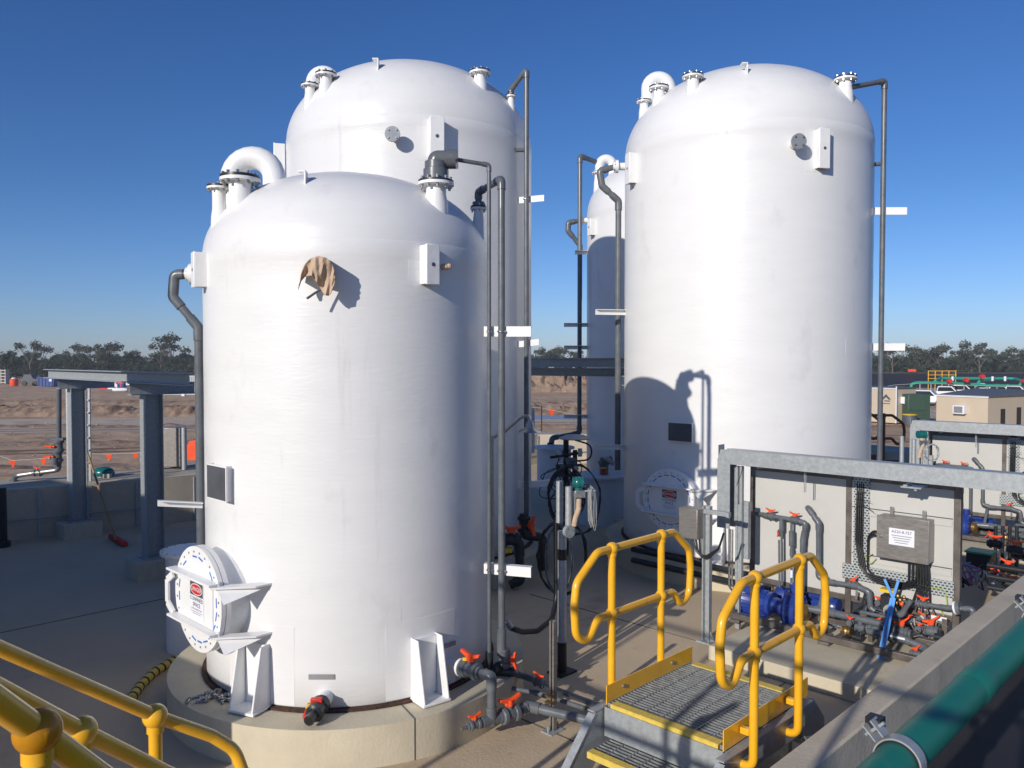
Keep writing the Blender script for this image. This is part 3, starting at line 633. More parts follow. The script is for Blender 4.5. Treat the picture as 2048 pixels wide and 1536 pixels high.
# loose bolts on the plinth
def bolt_mesh():
    m = MB(); m.cyl((0, 0, .008), (.075, 0, .008), .007, n=7); m.cyl((.0, 0, .008), (-.011, 0, .008), .013, n=6); m.cyl((.05, 0, .008), (.062, 0, .008), .013, n=6); return m
b0 = None
for i in range(34):
    c = G(434, 1398, .272); a = random.uniform(0, 6.28); rr = random.gauss(0, .055)
    pos = c + V((random.gauss(0, .075), random.gauss(0, .035), max(0, .05 - abs(rr)) * random.random()))
    if b0 is None: b0 = bolt_mesh().build('loose_bolt', 'steel_bolt', loc=(0, 0, 0), label='loose steel bolt in the scattered pile on the plinth of the nearest tank', cat='bolt', group='loose bolts piled on the plinth'); o = b0
    else: o = b0.copy(); C.objects.link(o)
    o.location = pos; o.rotation_euler = (random.uniform(-.2, .2), random.uniform(-.3, .3), a)
# ------------------------------------------------------------------ strut post and instrument posts
s0 = G(1106, 1462, 0); st = P(1106, 1242, s0.y); m = MB(); h = st.z
q = thing('strut_post', s0, 'slim slotted metal strut bolted to the floor in front of the pipes', 'post')
m.box(s0 + Z * h / 2 + U * .018, (.004, .04, h), PA)
for k in (-1, 1): m.box(s0 + Z * h / 2 + W * k * .019, (.034, .004, h), PA); m.box(s0 + Z * h / 2 + W * k * .013 - U * .016, (.003, .012, h), PA)
m.build('channel', 'stainless', q); m = MB(); m.box(s0 + Z * .004, (.14, .10, .008), PA)
for a in (-.05, .05): m.cyl(s0 + U * a, s0 + U * a + Z * .05, .006, n=8)
m.build('base_plate', 'galv', q); m = MB()
for zz in (.165, .215, .26): m.box(s0 - U * .03 + Z * zz, (.05, .06, .012), PA)
m.build('pipe_clip', 'brass', q)
p0 = G(1124, 1345, 0); q = thing('instrument_post', p0, 'galvanised pipe post with a black painted foot between the two front tanks', 'post')
zt = P(1127, 1062, p0.y).z; m = MB(); m.cyl(p0 + Z * .25, V((p0.x, p0.y, zt)), .038, n=20); m.build('tube', 'galv', q)
m = MB(); m.cyl(p0 + Z * .01, p0 + Z * .26, .0395, n=20); m.box(p0 + Z * .008, (.20, .16, .016), PA); m.cyl(p0 + Z * .95, p0 + Z * 1.04, .0395, n=20); m.build('black_coating', 'rubber', q)
fc = P(1135, 1062, p0.y - .05); m = MB(); m.cyl(fc, fc + V((.02, -.03, 0)), .052, n=24); m.bolts(fc + V((.02, -.03, 0)), V((.55, -.83, 0)), .035, 3, .006, .004, 1); m.build('round_plate', ['galv', 'steel_bolt'], q)
for X, y0, y1, dd in ((1119, 962, 1045, .02), (1137, 973, 1062, -.02)):
    m = MB(); a = P(X, y1, p0.y + dd); m.cyl(a, V((a.x, a.y, P(X, y0, p0.y + dd).z)), .030, n=18); m.build('conduit_stub', 'galv', q)
I_ = thing('pressure_transmitter', P(1158, 1000, 6.65), 'teal round transmitter strapped to the galvanised post stubs', 'instrument')
m = MB(); c = P(1156, 965, 6.65); m.sph(c, .050, 16); m.cyl(c - V((.045, 0, 0)), c + V((.045, 0, 0)), .046, n=20); m.cyl(c - Z * .08, c, .028, n=14); m.build('housing', 'teal', I_)
m = MB(); m.box(P(1160, 988, 6.63), (.085, .04, .06)); m.bolts(P(1160, 988, 6.61), V((0, 1, 0)), .03, 4, .006, .006, 0, .78); m.build('flange_block', 'steel_bolt', I_, bevel=.004)
m = MB(); pts = [P(1158, 998, 6.6), P(1157, 1020, 6.58), P(1151, 1036, 6.6), P(1148, 1052, 6.6)]; m.tube(pts, .022, .03, 10); m.build('taped_bundle', 'cloth', I_)
m = MB(); m.box(P(1147, 1012, 6.66), (.03, .02, .25)); m.build('mounting_plate', 'galv', I_)
K_ = thing('cable_coil', P(1183, 1040, 6.6), 'thin pale cable coil hanging right of the teal transmitter', 'cable coil')
for i in range(6):
    m = MB(); c = P(1177 + i * 2.2, 1010 + (i % 3) * 4, 6.6 - .008 * i); pts = [c + V((math.cos(a + .4) * (.005 + .0035 * i) * (1 + .3 * math.sin(a)), .01 * math.sin(a * 2), math.sin(a) * (.14 + .008 * i))) for a in [j * .42 for j in range(16)]]; m.tube(pts, .0017, 0, 5); m.build('loop', 'cable_white', K_)
m = MB(); m.tube([P(1160, 983, 6.64), P(1176, 982, 6.6), P(1192, 981, 6.6)], .006, n=6); m.build('hook', 'galv', K_)
def loops(label, ctr, rx, rz, k, col, r=.009, d=None, seed=1):
    rr = random.Random(seed); Q = thing('hanging_cable', ctr - Z * rz, label, 'cable')
    for i in range(k):
        m = MB(); a0 = rr.uniform(0, 6); pts = [ctr + V((math.cos(a) * rx * rr.uniform(.93, 1.05), rr.uniform(-.02, .02) + i * .015, math.sin(a) * rz * rr.uniform(.95, 1.04))) for a in [a0 + j * .33 for j in range(19)]]
        m.tube(pts, r, .06, 6, seg=3); m.build('loop', col, Q)
    return Q
loops('black cable coiled in wide loops behind the galvanised instrument post', P(1125, 1115, 6.95), .215, .33, 3, 'rubber', .009, seed=3)
loops('grey cable coil hanging low on the galvanised instrument post', P(1118, 1120, 6.9), .12, .30, 3, 'pvc', .006, seed=13)
loops('thin black cable loops trailing beside the dark instrument stand', P(1150, 1000, 9.3), .30, .42, 3, 'rubber', .007, seed=21)
loops('black cable loop hanging on the dark stand behind the teal transmitter', P(1133, 990, 9.6), .22, .34, 2, 'rubber', .011, seed=5)
h_ = thing('hose', G(1040, 1300, .3), 'black hose sagging from the galvanised post to the foot of the tank pipes', 'hose')
m = MB(); hp = [P(1112, 1040, 6.85), P(1113, 1200, 6.85), P(1103, 1240, 6.7), P(1075, 1262, 6.5), P(1045, 1264, 6.4), P(1022, 1256, 6.35)]; m.tube(hp, .022, .15, 12, seg=8); m.build('hose_body', 'rubber', h_)
m = MB(); m.cyl(hp[-1], hp[-1] + V((-.03, 0, .05)), .026, n=12); m.tube([hp[-1] + V((-.03, 0, .05)), hp[-1] + V((-.06, 0, .10)), hp[-1] + V((-.02, 0, .12))], .006, .02, 6); m.build('end_clip', 'steel_bolt', h_)
# safety shower arm
H_ = thing('safety_shower', P(1008, 1000, 9.0), 'bent chrome shower arm with a bell head behind the grey tank pipes', 'safety shower')
m = MB(); m.tube([P(985, 875, 8.6), P(1010, 862, 8.6), P(1040, 835, 8.6), P(1058, 830, 8.6), P(1061, 850, 8.6)], .020, .12, 10); m.tube([P(985, 872, 8.6), P(985, 1180, 8.6)], .02, n=10); m.build('arm', 'steel_bolt', H_)
hc = P(1060, 864, 8.6); m = MB(); m.lathe(hc, [(.13, -.0), (.12, .015), (.05, .05), (.03, .12)], 20); m.build('shower_head', 'steel_bolt', H_)
m = MB(); a = P(1066, 875, 9.0); m.box(a + Z * .08, (.035, .05, .50)); m.build('valve_box', 'galv', H_)
# ------------------------------------------------------------------ dark stand with level instruments between the rear tanks
Y_ = thing('instrument_stand', G(1125, 1100, 0), 'shaded instrument stand crowded with junction boxes between the rear tanks', 'instrument stand')
d = 10.2; m = MB()
m.cyl(P(1132, 880, d), G(1132, 1110, 0), .035, n=12); m.cyl(P(1150, 900, d), P(1150, 1010, d), .03, n=10); m.cyl(P(1100, 915, d), P(1165, 905, d), .018, n=8); m.build('post', 'pvc_dark', Y_)
m = MB(); m.lathe(P(1150, 878, d), [(.20, 0), (.21, .01), (.12, .05), (.03, .06)], 24); m.build('hood', 'galv', Y_)
for X, y, a, b in ((1120, 940, .10, .16), (1142, 925, .13, .12), (1148, 955, .10, .10), (1128, 975, .08, .14)):
    m = MB(); m.box(P(X, y, d - .1), (a, .08, b)); m.build('junction_box', 'pvc', Y_, bevel=.006)
for X, y, a, b in ((1108, 965, .05, .07), (1160, 905, .05, .10), (1118, 905, .07, .06), (1152, 935, .06, .06), (1140, 990, .06, .05)):
    m = MB(); m.box(P(X, y, d - .14), (a, .06, b)); m.cyl(P(X, y, d - .2), P(X, y, d - .1), a * .45, n=12); m.build('level_switch', 'tape', Y_, bevel=.004)
for i in range(9):
    m = MB(); r9 = random.Random(i); q0_ = P(1120 + r9.uniform(-10, 35), 905 + r9.uniform(-10, 30), d - .15); m.tube([q0_, q0_ + V((r9.uniform(-.25, .25), -.05, r9.uniform(-.3, .05))), q0_ + V((r9.uniform(-.35, .35), .05, r9.uniform(-.5, -.1))), P(1125 + r9.uniform(-30, 40), 1000, d)], .006, .12, 6); m.build('cable', 'rubber', Y_)
for i in range(5):
    m = MB(); X = 1112 + i * 9; m.tube([P(X, 930 + 4 * i, d - .15), P(X + 16, 960, d - .2), P(X + 20, 990, d - .15), P(X - 6, 1030, d - .1)], .009, .1, 6); m.build('cable', 'rubber', Y_)
m = MB(); m.tube([P(1150, 880, d), P(1184, 890, d), P(1182, 920, d), P(1150, 922, d)], .012, .12, 6); m.build('cable', 'rubber', Y_)
# pots
def pot(label, cx, ytop, d, R, zb=.0, col='white_dull', lid=None):
    c = P(cx, ytop, d); Q = thing('seal_pot', V((c.x, c.y, zb)), label, 'pot'); m = MB()
    m.lathe((c.x, c.y, 0), [(R, zb), (R, c.z - .03)], 40); m.build('body', col, Q); m = MB(); m.lathe((c.x, c.y, c.z - .03), [(R * 1.22, 0), (R * 1.22, .03), (R * .9, .034)], 40); m.bolts((c.x, c.y, c.z), Z, R * 1.12, 16, .010, .004, 1); m.build('lid', [col, 'tape'], Q); return Q
pot('white seal pot with a bolted flange lid behind the manway of the nearest tank', 382, 1098, 7.25, .215, .0, 'white_paint')
q = pot('small white seal pot with a bluish lid beside the far bund wall', 1108, 893, 14.2, .30, .35)
m = MB(); m.lathe(P(1100, 905, 14.55), [(.09, 0), (.09, .04), (.05, .05), (.05, .18)], 12); m.build('neck', 'pvc_dark', q)
pot('wide shaded pot with a flange lid at the foot of the back tank', 1203, 948, 12.9, .37)
# ------------------------------------------------------------------ step platform
O0 = G(1214, 1406, .6)
def S(u, w, z): return O0 + U * u + W * w + Z * (z - .6)
def stepover(label, handrails=True):
    T = thing('step_platform', S(.45, .38, 0), label, 'steps')
    def grating(u0, u1, w0, w1, z, name):
        m = MB(); n = int((u1 - u0) / .030)
        for i in range(n + 1): m.box(S(u0 + (u1 - u0) * i / n, (w0 + w1) / 2, z - .014), (.0045, w1 - w0, .028), PA)
        k = int((w1 - w0) / .1)
        for i in range(k + 1): m.box(S((u0 + u1) / 2, w0 + (w1 - w0) * i / k, z - .003), (u1 - u0, .006, .0065), PA)
        for ww in (w0, w1): m.box(S((u0 + u1) / 2, ww, z - .016), (u1 - u0, .005, .034), PA)
        g = m.build(name, 'galv_worn', T); return g
    g = grating(.012, .90, .0, .77, .6, 'deck_grating')
    for u, z, a in ((-.002, .60, .03), (.905, .60, .02)):
        m = MB(); m.box(S(u + (.022 if u < 0 else -.02), .385 - .0, z + .004), (.06, .70, .006), PA); m.box(S(u - (.008 if u < 0 else -.01), .385, z - .012), (.005, .70, .032), PA); m.build('nosing', 'yellow_pale', T)
    m = MB(); m.box(S(-.02, .385, .50), (.006, .77, .17), PA); m.box(S(.925, .385, .50), (.006, .77, .17), PA); m.build('kick_channel', 'galv', T)
    for (a, b) in ((-.20, .4), (-.42, .2)):
        grating(a, a + .22, .03, .74, b, 'tread'); m = MB(); m.box(S(a - .005, .385, b + .004), (.05, .69, .006), PA); m.box(S(a - .03, .385, b - .012), (.005, .69, .032), PA); m.build('nosing', 'yellow_pale', T)
    for (a, b) in ((.95, .4), (1.17, .2)):
        grating(a, a + .22, .03, .74, b, 'tread'); m = MB(); m.box(S(a + .22, .385, b + .004), (.05, .69, .006), PA); m.build('nosing', 'yellow_pale', T)
    for ww in (-.012, .782):
        m = MB(); o = [S(-.02, ww, .585), S(-.10, ww, .56), S(-.62, ww, .03), S(-.62, ww, -.0), S(-.42, ww, -.0), S(.06, ww, .40), S(.86, ww, .40), S(1.2, ww, .0), S(1.5, ww, 0), S(1.5, ww, .05), S(1.0, ww, .56), S(.93, ww, .585)]
        m.prism(o[:6] + [S(.06, ww, .585)], W * .01 * (1 if ww > 0 else -1)); m.prism([S(.06, ww, .585), S(.06, ww, .40), S(.86, ww, .40), S(.86, ww, .585)], W * .01 * (1 if ww > 0 else -1)); m.prism([S(.86, ww, .585)] + o[6:], W * .01 * (1 if ww > 0 else -1))
        sg = 1 if ww > 0 else -1
        m.bar(S(-.10, ww + sg * .02, .56), S(-.62, ww + sg * .02, .03), .05, .008, up=V((0, 0, 1))); m.box(S(.41, ww + sg * .02, .578), (1.04, .05, .008), PA)
        m.build('stringer', 'galv', T)
    for u in (.12, .80):
        for ww in (.05, .72): m = MB(); m.box(S(u, ww, .2), (.05, .05, .4), PA); m.build('leg', 'galv', T)
    for ww in (-.004, .776):
        m = MB(); m.box(S(.46, ww, .645), (.92 if ww < 0 else .98, .006, .11), PA); m.build('toe_board', 'yellow', T)
        m = MB(); 
        for u in (.14, .66): m.cyl(S(u + .02, ww - .012, .655), S(u + .02, ww + .012, .655), .012, n=10)
        m.build('bolt_pair', 'steel_bolt', T)
    r = .0235
    for ww in (-.075, .855):
        sg = 1 if ww > 0 else -1; zt, zm = 1.475, 1.08; H = thing('handrail', S(.4, ww, .6), None, None); H.parent = T; H.location = S(.4, ww, .6) - T.location
        H.location = (0, 0, 0)
        for u in (.14, .66):
            m = MB(); m.tube([S(u, ww, zt), S(u, ww, .47), S(u, ww - sg * .12, .47)], r, .06, 16); m.build('post', 'yellow', H)
            m = MB(); m.box(S(u, ww - sg * .045, .655), (.035, .05, .035), PA); m.build('post_bracket', 'yellow', H, bevel=.003)
            for zz in (zt, zm): m = MB(); m.sph(S(u, ww, zz), .038, 18); m.cyl(S(u, ww, zz - .045), S(u, ww, zz + .0), .029, n=16); m.build('ball_joint', 'yellow', H)
        for e in (-1, 1):
            ua = .14 if e < 0 else .66; f = lambda du, z: S(ua + e * du, ww, z)
            m = MB(); m.tube([f(0, zt), f(.14, zt), f(.33, 1.33), f(.35, 1.20), f(.335, 1.02), f(.23, .965), f(.14, zm), f(0, zm)], r, .09, 16, seg=8); m.build('end_loop', 'yellow', H)
        m = MB(); m.tube([S(.14, ww, zt), S(.66, ww, zt)], r, n=16); m.build('top_rail', 'yellow', H); m = MB(); m.tube([S(.14, ww, zm), S(.66, ww, zm)], r, n=16); m.build('mid_rail', 'yellow', H)
    return T
ST = stepover('galvanised step platform with looped yellow handrails over the floor pipes')
c = copy_tree(ST); c.location = (6.13, 14.17, .20); c.rotation_euler = (0, 0, R_(-45.4)); c['label'] = 'far step platform with yellow handrails darkened to brown for the shade of the right tank'
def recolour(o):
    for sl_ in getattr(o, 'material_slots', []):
        if sl_.material == M['yellow']: sl_.link = 'OBJECT'; sl_.material = M['rail_shade_brown']
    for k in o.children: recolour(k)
recolour(c)  # yellow swapped for a brown that stands for shade
# ------------------------------------------------------------------ foreground handrail (stair down from the camera's walkway)
def rail(label, pts, r, balls, posts, zb=.0):
    Q = thing('stair_handrail', V((pts[1].x, pts[1].y, zb)), label, 'handrail'); m = MB(); m.tube(pts, r, .12, 20, seg=8); m.build('rail', 'yellow', Q)
    for b in balls: m = MB(); m.sph(b, .045, 24); m.build('ball_joint', 'yellow', Q)
    for b in posts: m = MB(); m.cyl(b, V((b.x, b.y, zb)), .0237, n=20); m.cyl(b - Z * .06, b - Z * .02, .03, n=20); m.build('post', 'yellow', Q)
    return Q
a = P(310, 1432, 2.95); rail('sloping yellow handrail furthest right in the bottom left corner', [P(-160, 1222, 2.15), P(-20, 1288, 2.45), a, P(425, 1472, 3.1), P(470, 1500, 3.15), P(492, 1560, 3.15), P(492, 1640, 3.15)], .0237, [a], [a])
b_ = P(75, 1462, 1.56); rail('thick nearest yellow handrail with a ball joint in the bottom left corner', [P(-90, 1345, 1.38), b_, P(230, 1575, 1.72), P(330, 1650, 1.82)], .0265, [b_, b_], [b_])
c = P(163, 1462, 2.35); rail('second yellow handrail passing behind the nearest ball joint at bottom left', [P(-60, 1345, 2.0), c, P(330, 1545, 2.62), P(480, 1615, 2.85)], .0245, [c], [c])
# green pipe outside the wall
gp = P(1884, 1437, 2.95); q = thing('green_pipe', gp, 'large teal green pipe running along the bund wall at lower right', 'pipe')
m = MB(); m.cyl(gp - U * 2.2, gp + U * .42, .0665, n=40); m.cyl(gp + U * .45, gp + U * 6, .0665, n=40); m.build('pipe_body', 'green_pipe', q)
m = MB(); m.lathe(gp + U * .43, [(.0665, -.09), (.070, -.075), (.070, .075), (.0665, .09)], 40, ax=U, caps=False); m.build('weld_sleeve', 'green_pipe', q)
def pclamp(u):
    K = thing('pipe_clamp_post', V((gp + U * u).xy.to_3d()), 'galvanised band clamp holding the green pipe ' + ('near the bottom edge' if u < 1 else 'further along at the right edge'), 'clamp')
    m = MB(); m.lathe(gp + U * u, [(.072, -.025), (.078, -.025), (.078, .025), (.072, .025)], 40, ax=U, caps=False); q = gp + U * u + W * -.060 + Z * .060
    for s_ in (-.012, .012): m.box(q + Z * (.02 + s_) - W * (.018 - s_), (.05, .06, .005), (U, (-W + Z).normalized(), (W + Z).normalized()))
    m.cyl(q + (-W + Z) * .02 - (W + Z) * .03, q + (-W + Z) * .02 + (W + Z) * .03, .006, n=8); m.build('band', 'galv', K); m = MB(); m.box(q + (-W + Z) * .03 + U * .03, (.05, .05, .04), PA); m.build('rubber_block', 'rubber', K)
    m = MB(); m.lathe(gp + U * u, [(.067, -.03), (.0725, -.03), (.0725, .03), (.067, .03)], 40, ax=U, caps=False); m.build('liner_strip', 'rubber', K)
    m = MB(); m.box(gp + U * u - Z * .61, (.05, .05, 1.06), PA); m.build('post', 'galv', K)
pclamp(-.44); pclamp(1.55)
# ------------------------------------------------------------------ dosing skid: frame, panels, pumps, pipework
B0 = V((.298 * 8.0, 8.0, 0))
def SP(px, py, off=0): return PL(px, py, B0 - U * off, U)
def SK(w, z, off=0): return B0 + W * w + Z * z - U * off
def wz(px, py, off=0): p = SP(px, py, off); return (p - B0).dot(W), p.z
def skid():
    T = thing('dosing_skid', B0 + W * .95 - U * .3, 'metal framed panel skid with blue pumps behind the yellow handrails', 'skid')
    fr = MB(); zt, zb = 1.575, .44; a = .055; X = [wz(1504, 1000)[0] + .02, wz(1700, 1000)[0], wz(1917, 1000)[0]]; zf = .22
    for x in X: fr.box(SK(x, (zt + zf) / 2), (a, a, zt - zf), PA)
    for z in (zt - a / 2, zb): fr.box(SK((X[0] + X[1]) / 2, z), (a - .004, X[1] - X[0] - a, a), PA); fr.box(SK((X[1] + X[2]) / 2, z), (a - .004, X[2] - X[1] - a, a), PA)
    fr.build('panel_frame', 'stainless_frame', T, bevel=.004)
    fr = MB(); z = .19
    for off in (.0, .50, -.35): fr.box(SK((X[0] + X[2]) / 2, z, off), (a, X[2] - X[0] + .12, a), PA)
    for x in (X[0] + .02, X[1] - .3, X[1] + .1, X[2] - .02):
        fr.box(SK(x, z, .25), (.50 - a, a, a), PA); fr.box(SK(x, z, -.175), (.35 - a, a, a), PA)
    for x in (X[0] + .1, X[1], X[2] - .1):
        for off in (.5, -.35): fr.box(SK(x, .148, off), (.10, .10, .03), PA)
    fr.build('base_frame', 'stainless_frame', T, bevel=.004)
    for x0, x1, n in ((X[0], X[1], 'l'), (X[1], X[2], 'r')):
        b = MB(); b.box(SK((x0 + x1) / 2, (zt + zb) / 2, .012), (.018, x1 - x0 - a, zt - zb - a), PA)
        if n == 'r':
            for zz in (1.28, .86): b.box(SK((x0 + x1) / 2, zz, .0235), (.004, x1 - x0 - a - .01, .008), PA, 1); b.box(SK((x0 + x1) / 2, zz - .04, .026), (.012, x1 - x0 - a - .02, .05), PA, 0)
        b.build('back_board', ['board', 'black_plate'], T)
    b = MB(); xa, xb = wz(1711, 1000)[0], wz(1742, 1000)[0]; b.box(SK((xa + xb) / 2, 1.13, .035), (.004, xb - xa, .84), PA); b.build('cable_ladder', 'perf', T)
    b = MB(); z0 = wz(1700, 1140)[1]; xa, xb = wz(1689, 1140)[0], wz(1911, 1170)[0]; b.box(SK((xa + xb) / 2, z0, .045), (.004, xb - xa, .135), PA); b.build('cable_ladder', 'perf', T)
    # stainless enclosure
    x0, zt2 = wz(1756, 1030, .17); x1, _ = wz(1858, 1040, .17); z1 = wz(1756, 1112, .17)[1]; m = MB(); cx, cz = (x0 + x1) / 2, (zt2 + z1) / 2; wd, hh = x1 - x0, zt2 - z1
    m.box(SK(cx, cz, .10), (.15, wd, hh), PA); m.box(SK(cx, cz, .178), (.006, wd + .012, hh + .012), PA)
    for k in (-1, 1): m.box(SK(cx + k * wd * .32, zt2 + .03, .05), (.012, .03, .07), PA)
    e = m.build('control_box', 'stainless', T, bevel=.005)
    lb = MB(); f = SK(cx - .005, cz + .015, .183); n = -U; lb.box(f, (.002, wd * .50, hh * .40), PA); fa = f + n * .0012
    lb.text('A520-8-757', .034, fa + Z * hh * .12, W, Z, 1, depth=.001)
    for i in range(4): lb.box(fa + Z * hh * (.03 - .055 * i), (.0008, wd * (.40 - .05 * i), .006), PA, 2)
    lb.build('nameplate', ['paper', 'navy', 'tape'], e)
    m = MB(); m.cyl(SK(x0 + .03, cz, .18), SK(x0 + .03, cz, .192), .011, n=12); m.build('lock', 'steel_bolt', e)
    # cables
    for i in range(4):
        q = MB(); xx = wz(1718 + i * 4, 1000)[0]; q.tube([SK(xx, 1.62, .02), SK(xx, 1.2, .055), SK(xx, .98 - .02 * i, .06), SK(xx + .05 + .0 * i, z0 + .02 - .018 * i, .07), SK(cx - .05, z0 - .01 - .018 * i, .08), SK(cx + .03 + .03 * i, z0 + .0, .10), SK(cx + .03 + .03 * i, z1 + .02, .10)], .0085, .10, 8); q.build('cable', 'rubber', T)
    for i in range(2):
        q = MB(); q.tube([SK(x0 + .01, cz + .02 - .035 * i, .12), SK(x0 - .07, cz + .02 - .035 * i, .09), SK(x0 - .12, cz - .05, .07), SK(x0 - .12, z0 + .05, .07), SK(x0 - .02, z0 - .02, .07)], .0085, .07, 8); q.build('cable', 'rubber', T)
    for i in range(5):
        q = MB(); x = cx + .10 + .022 * i; q.tube([SK(x, z1 + .01, .12), SK(x + .01, z0, .11), SK(x - .03 + .01 * i, z0 - .13, .10), SK(x - .06 + .03 * i, z0 - .22, .12)], .007, .08, 6); q.build('cable', 'rubber', T)
    for pts in ([(1745, 1108), (1730, 1115), (1740, 1130), (1752, 1118)], [(1838, 1120), (1838, 1170), (1890, 1180), (1895, 1210), (1880, 1218), (1888, 1232)]):
        q = MB(); q.tube([SP(*p, .06) for p in pts], .005, .03, 6); q.build('earth_wire', 'green_cable', T)
    for k in range(7):
        q = MB(); zz = 1.4 - .04 * k if k < 4 else z0 - .06; xx = wz(1728 + (k % 3) * 6, 1000)[0] if k < 4 else wz(1740 + 9 * k, 1000)[0]
        q.bar(SK(xx - .06, zz, .05), SK(xx + .08, zz - .05 * (k % 3 - 1), .12), .003, .003); q.build('cable_tie', 'rubber', T)
    # pvc manifold upper left
    o = .12; q = MB(); q.pvc([SP(1512, 1027, 0), SP(1530, 1030, o), SP(1580, 1038, o), SP(1612, 1046, o), SP(1606, 1075, o), SP(1605, 1180, o)], .020, n=12); q.build('manifold_pipe', 'pvc', T)
    q = MB(); q.tube([SP(1563, 1036, o), SP(1564, 1170, o)], .011); q.cyl(SP(1563, 1034, o), SP(1563, 1062, o), .021); q.tube([SP(1558, 1080, o + .01), SP(1559, 1175, o + .01)], .009); q.build('drop_pipe', 'pvc', T)
    q = MB(); q.tube([SP(1583, 1040, o), SP(1583, 1200, o)], .012); q.cyl(SP(1583, 1062, o), SP(1583, 1092, o), .024); q.cyl(SP(1583, 1098, o), SP(1583, 1112, o), .017); q.cyl(SP(1605, 1078, o), SP(1605, 1105, o), .024); q.build('drop_pipe', 'pvc', T)
    valve(T, SP(1541, 1032, o), W, .019); valve(T, SP(1589, 1040, o), W, .019); valve(T, SP(1559, 1066, o), Z, .012, up=-U, hd=Z)
    q = MB(); q.cyl(SP(1583, 1140, o), SP(1583, 1155, o), .0135); q.build('pipe_marker', 'paper', T)
    q = MB(); q.pvc([SP(1616, 1016, .02), SP(1616, 1016, .10), SP(1637, 1046, .12), SP(1637, 1153, .12), SP(1655, 1163, .12), SP(1712, 1172, .12), SP(1738, 1183, .12), SP(1741, 1215, .12), SP(1750, 1222, .12)], .022, n=14); q.build('riser_pipe', 'pvc', T)
    valve(T, SP(1708, 1170, .12), W, .019, hd=(W + Z * .8)); 
    q = MB(); q.pvc([SP(1790, 1203, .12), SP(1842, 1208, .12), SP(1895, 1216, .12), SP(1946, 1218, .12), SP(1946, 1250, .12)], .020, n=12); q.build('outlet_pipe', 'pvc', T)
    valve(T, SP(1846, 1209, .12), W, .019); q = MB(); q.cyl(SP(1909, 1216, .12), SP(1913, 1216, .12), .055, n=20); q.cyl(SP(1915, 1216, .12), SP(1921, 1216, .12), .055, n=20, m=1); q.build('flange', ['paper', 'pvc'], T)
    q = MB(); q.box(SP(1850, 1240, .12), (.015, .015, .12), PA); q.box(SP(1713, 1190, .12), (.015, .015, .07), PA); q.build('pipe_hanger', 'stainless', T)
    # meter
    q = MB(); q.box(SP(1780, 1205, .16), (.10, .13, .13), PA); q.cyl(SP(1780, 1222, .1), SP(1780, 1222, .26), .055, n=20); me_ = q.build('flow_meter', 'pvc_dark', T, bevel=.006); q = MB(); q.box(SP(1778, 1181, .20), (.08, .13, .025), PA); q.build('yellow_tag', 'gold', me_)
    q = MB()
    for dx, dz in ((0, 0), (.03, .03), (-.02, .03), (.02, -.02), (-.03, -.03)): q.sph(SP(1800, 1200, .2) + W * dx + Z * dz, .018, 8)
    q.build('brass_fitting', 'brass', T); q = MB(); q.sph(SP(1803, 1208, .22), .018, 8); q.sph(SP(1815, 1210, .22), .012, 8); q.build('orange_cap', 'orange', T)
    for k in range(3):
        q = MB(); q.tube([SP(1750, 1212 + 5 * k, .16), SP(1775, 1222 + 5 * k, .2), SP(1800, 1222 + 3 * k, .2), SP(1812, 1208, .2)], .004, .05, 6); q.build('capillary', 'steel_bolt', T)
    # blue pumps
    def pump(xm, off, zc, s=1.0, dirn=1):
        Q = thing('dosing_pump', SK(xm, .22, off), None, None); Q.parent = T; Q.location = (0, 0, 0); ax = W * dirn; c0 = SK(xm, zc, off)
        q = MB(); q.lathe(c0, [(.03 * s, -.30 * s), (.075 * s, -.29 * s), (.09 * s, -.26 * s), (.09 * s, -.21 * s), (.083 * s, -.20 * s), (.083 * s, -.02 * s), (.092 * s, -.01 * s), (.092 * s, .02 * s), (.05 * s, .03 * s)], 28, ax=ax)
        for i in range(18):
            a_ = 2 * math.pi * i / 18; dd = U * math.cos(a_) + Z * math.sin(a_); q.box(c0 + dd * .087 * s - ax * .11 * s, (.020 * s, .004, .18 * s), (dd, dd.cross(ax), ax))
        q.box(c0 - ax * .12 * s + Z * .10 * s - U * .03, (.10 * s, .11 * s, .06 * s), PA); q.box(c0 - ax * .12 * s - Z * .10 * s, (.16 * s, .18 * s, .03 * s), PA); q.build('motor', 'blue', Q)
        q = MB(); q.lathe(c0, [(.06 * s, .03 * s), (.055 * s, .10 * s), (.09 * s, .12 * s), (.13 * s, .14 * s), (.135 * s, .17 * s), (.135 * s, .21 * s), (.12 * s, .23 * s), (.05 * s, .24 * s)], 32, ax=ax); q.cyl(c0 + ax * .185 * s, c0 + ax * .185 * s + Z * .19 * s, .035 * s, n=16); q.box(c0 + ax * .18 * s - Z * .13 * s, (.14 * s, .08 * s, .05 * s), PA)
        q.bolts(c0 + ax * .235 * s, ax, .11 * s, 8, .007, .01, 0); q.build('volute', 'blue', Q)
        q = MB(); q.lathe(c0, [(.05 * s, .24 * s), (.06 * s, .25 * s), (.06 * s, .28 * s), (.04 * s, .30 * s)], 20, ax=ax); q.build('suction_port', 'brass', Q)
    zc = wz(1560, 1215, .25)[1]; pump(wz(1545, 1215, .25)[0] - .02, .25, zc + .01, 1.28); pump(wz(1600, 1215, -.05)[0] + .02, -.12, zc, 1.12, -1)
    # lower clutter: big horizontal pipes, valves
    q = MB(); q.pvc([SK(.68, .33, .25), SK(.86, .33, .22), SK(1.45, .33, .22)], .032, n=14); q.pvc([SP(1735, 1262, .28), SP(1800, 1275, .28), SP(1850, 1296, .28), SP(1860, 1310, .34)], .028, n=14); q.pvc([SK(1.1, .33, -.1), SK(1.75, .34, -.1)], .03, n=14)
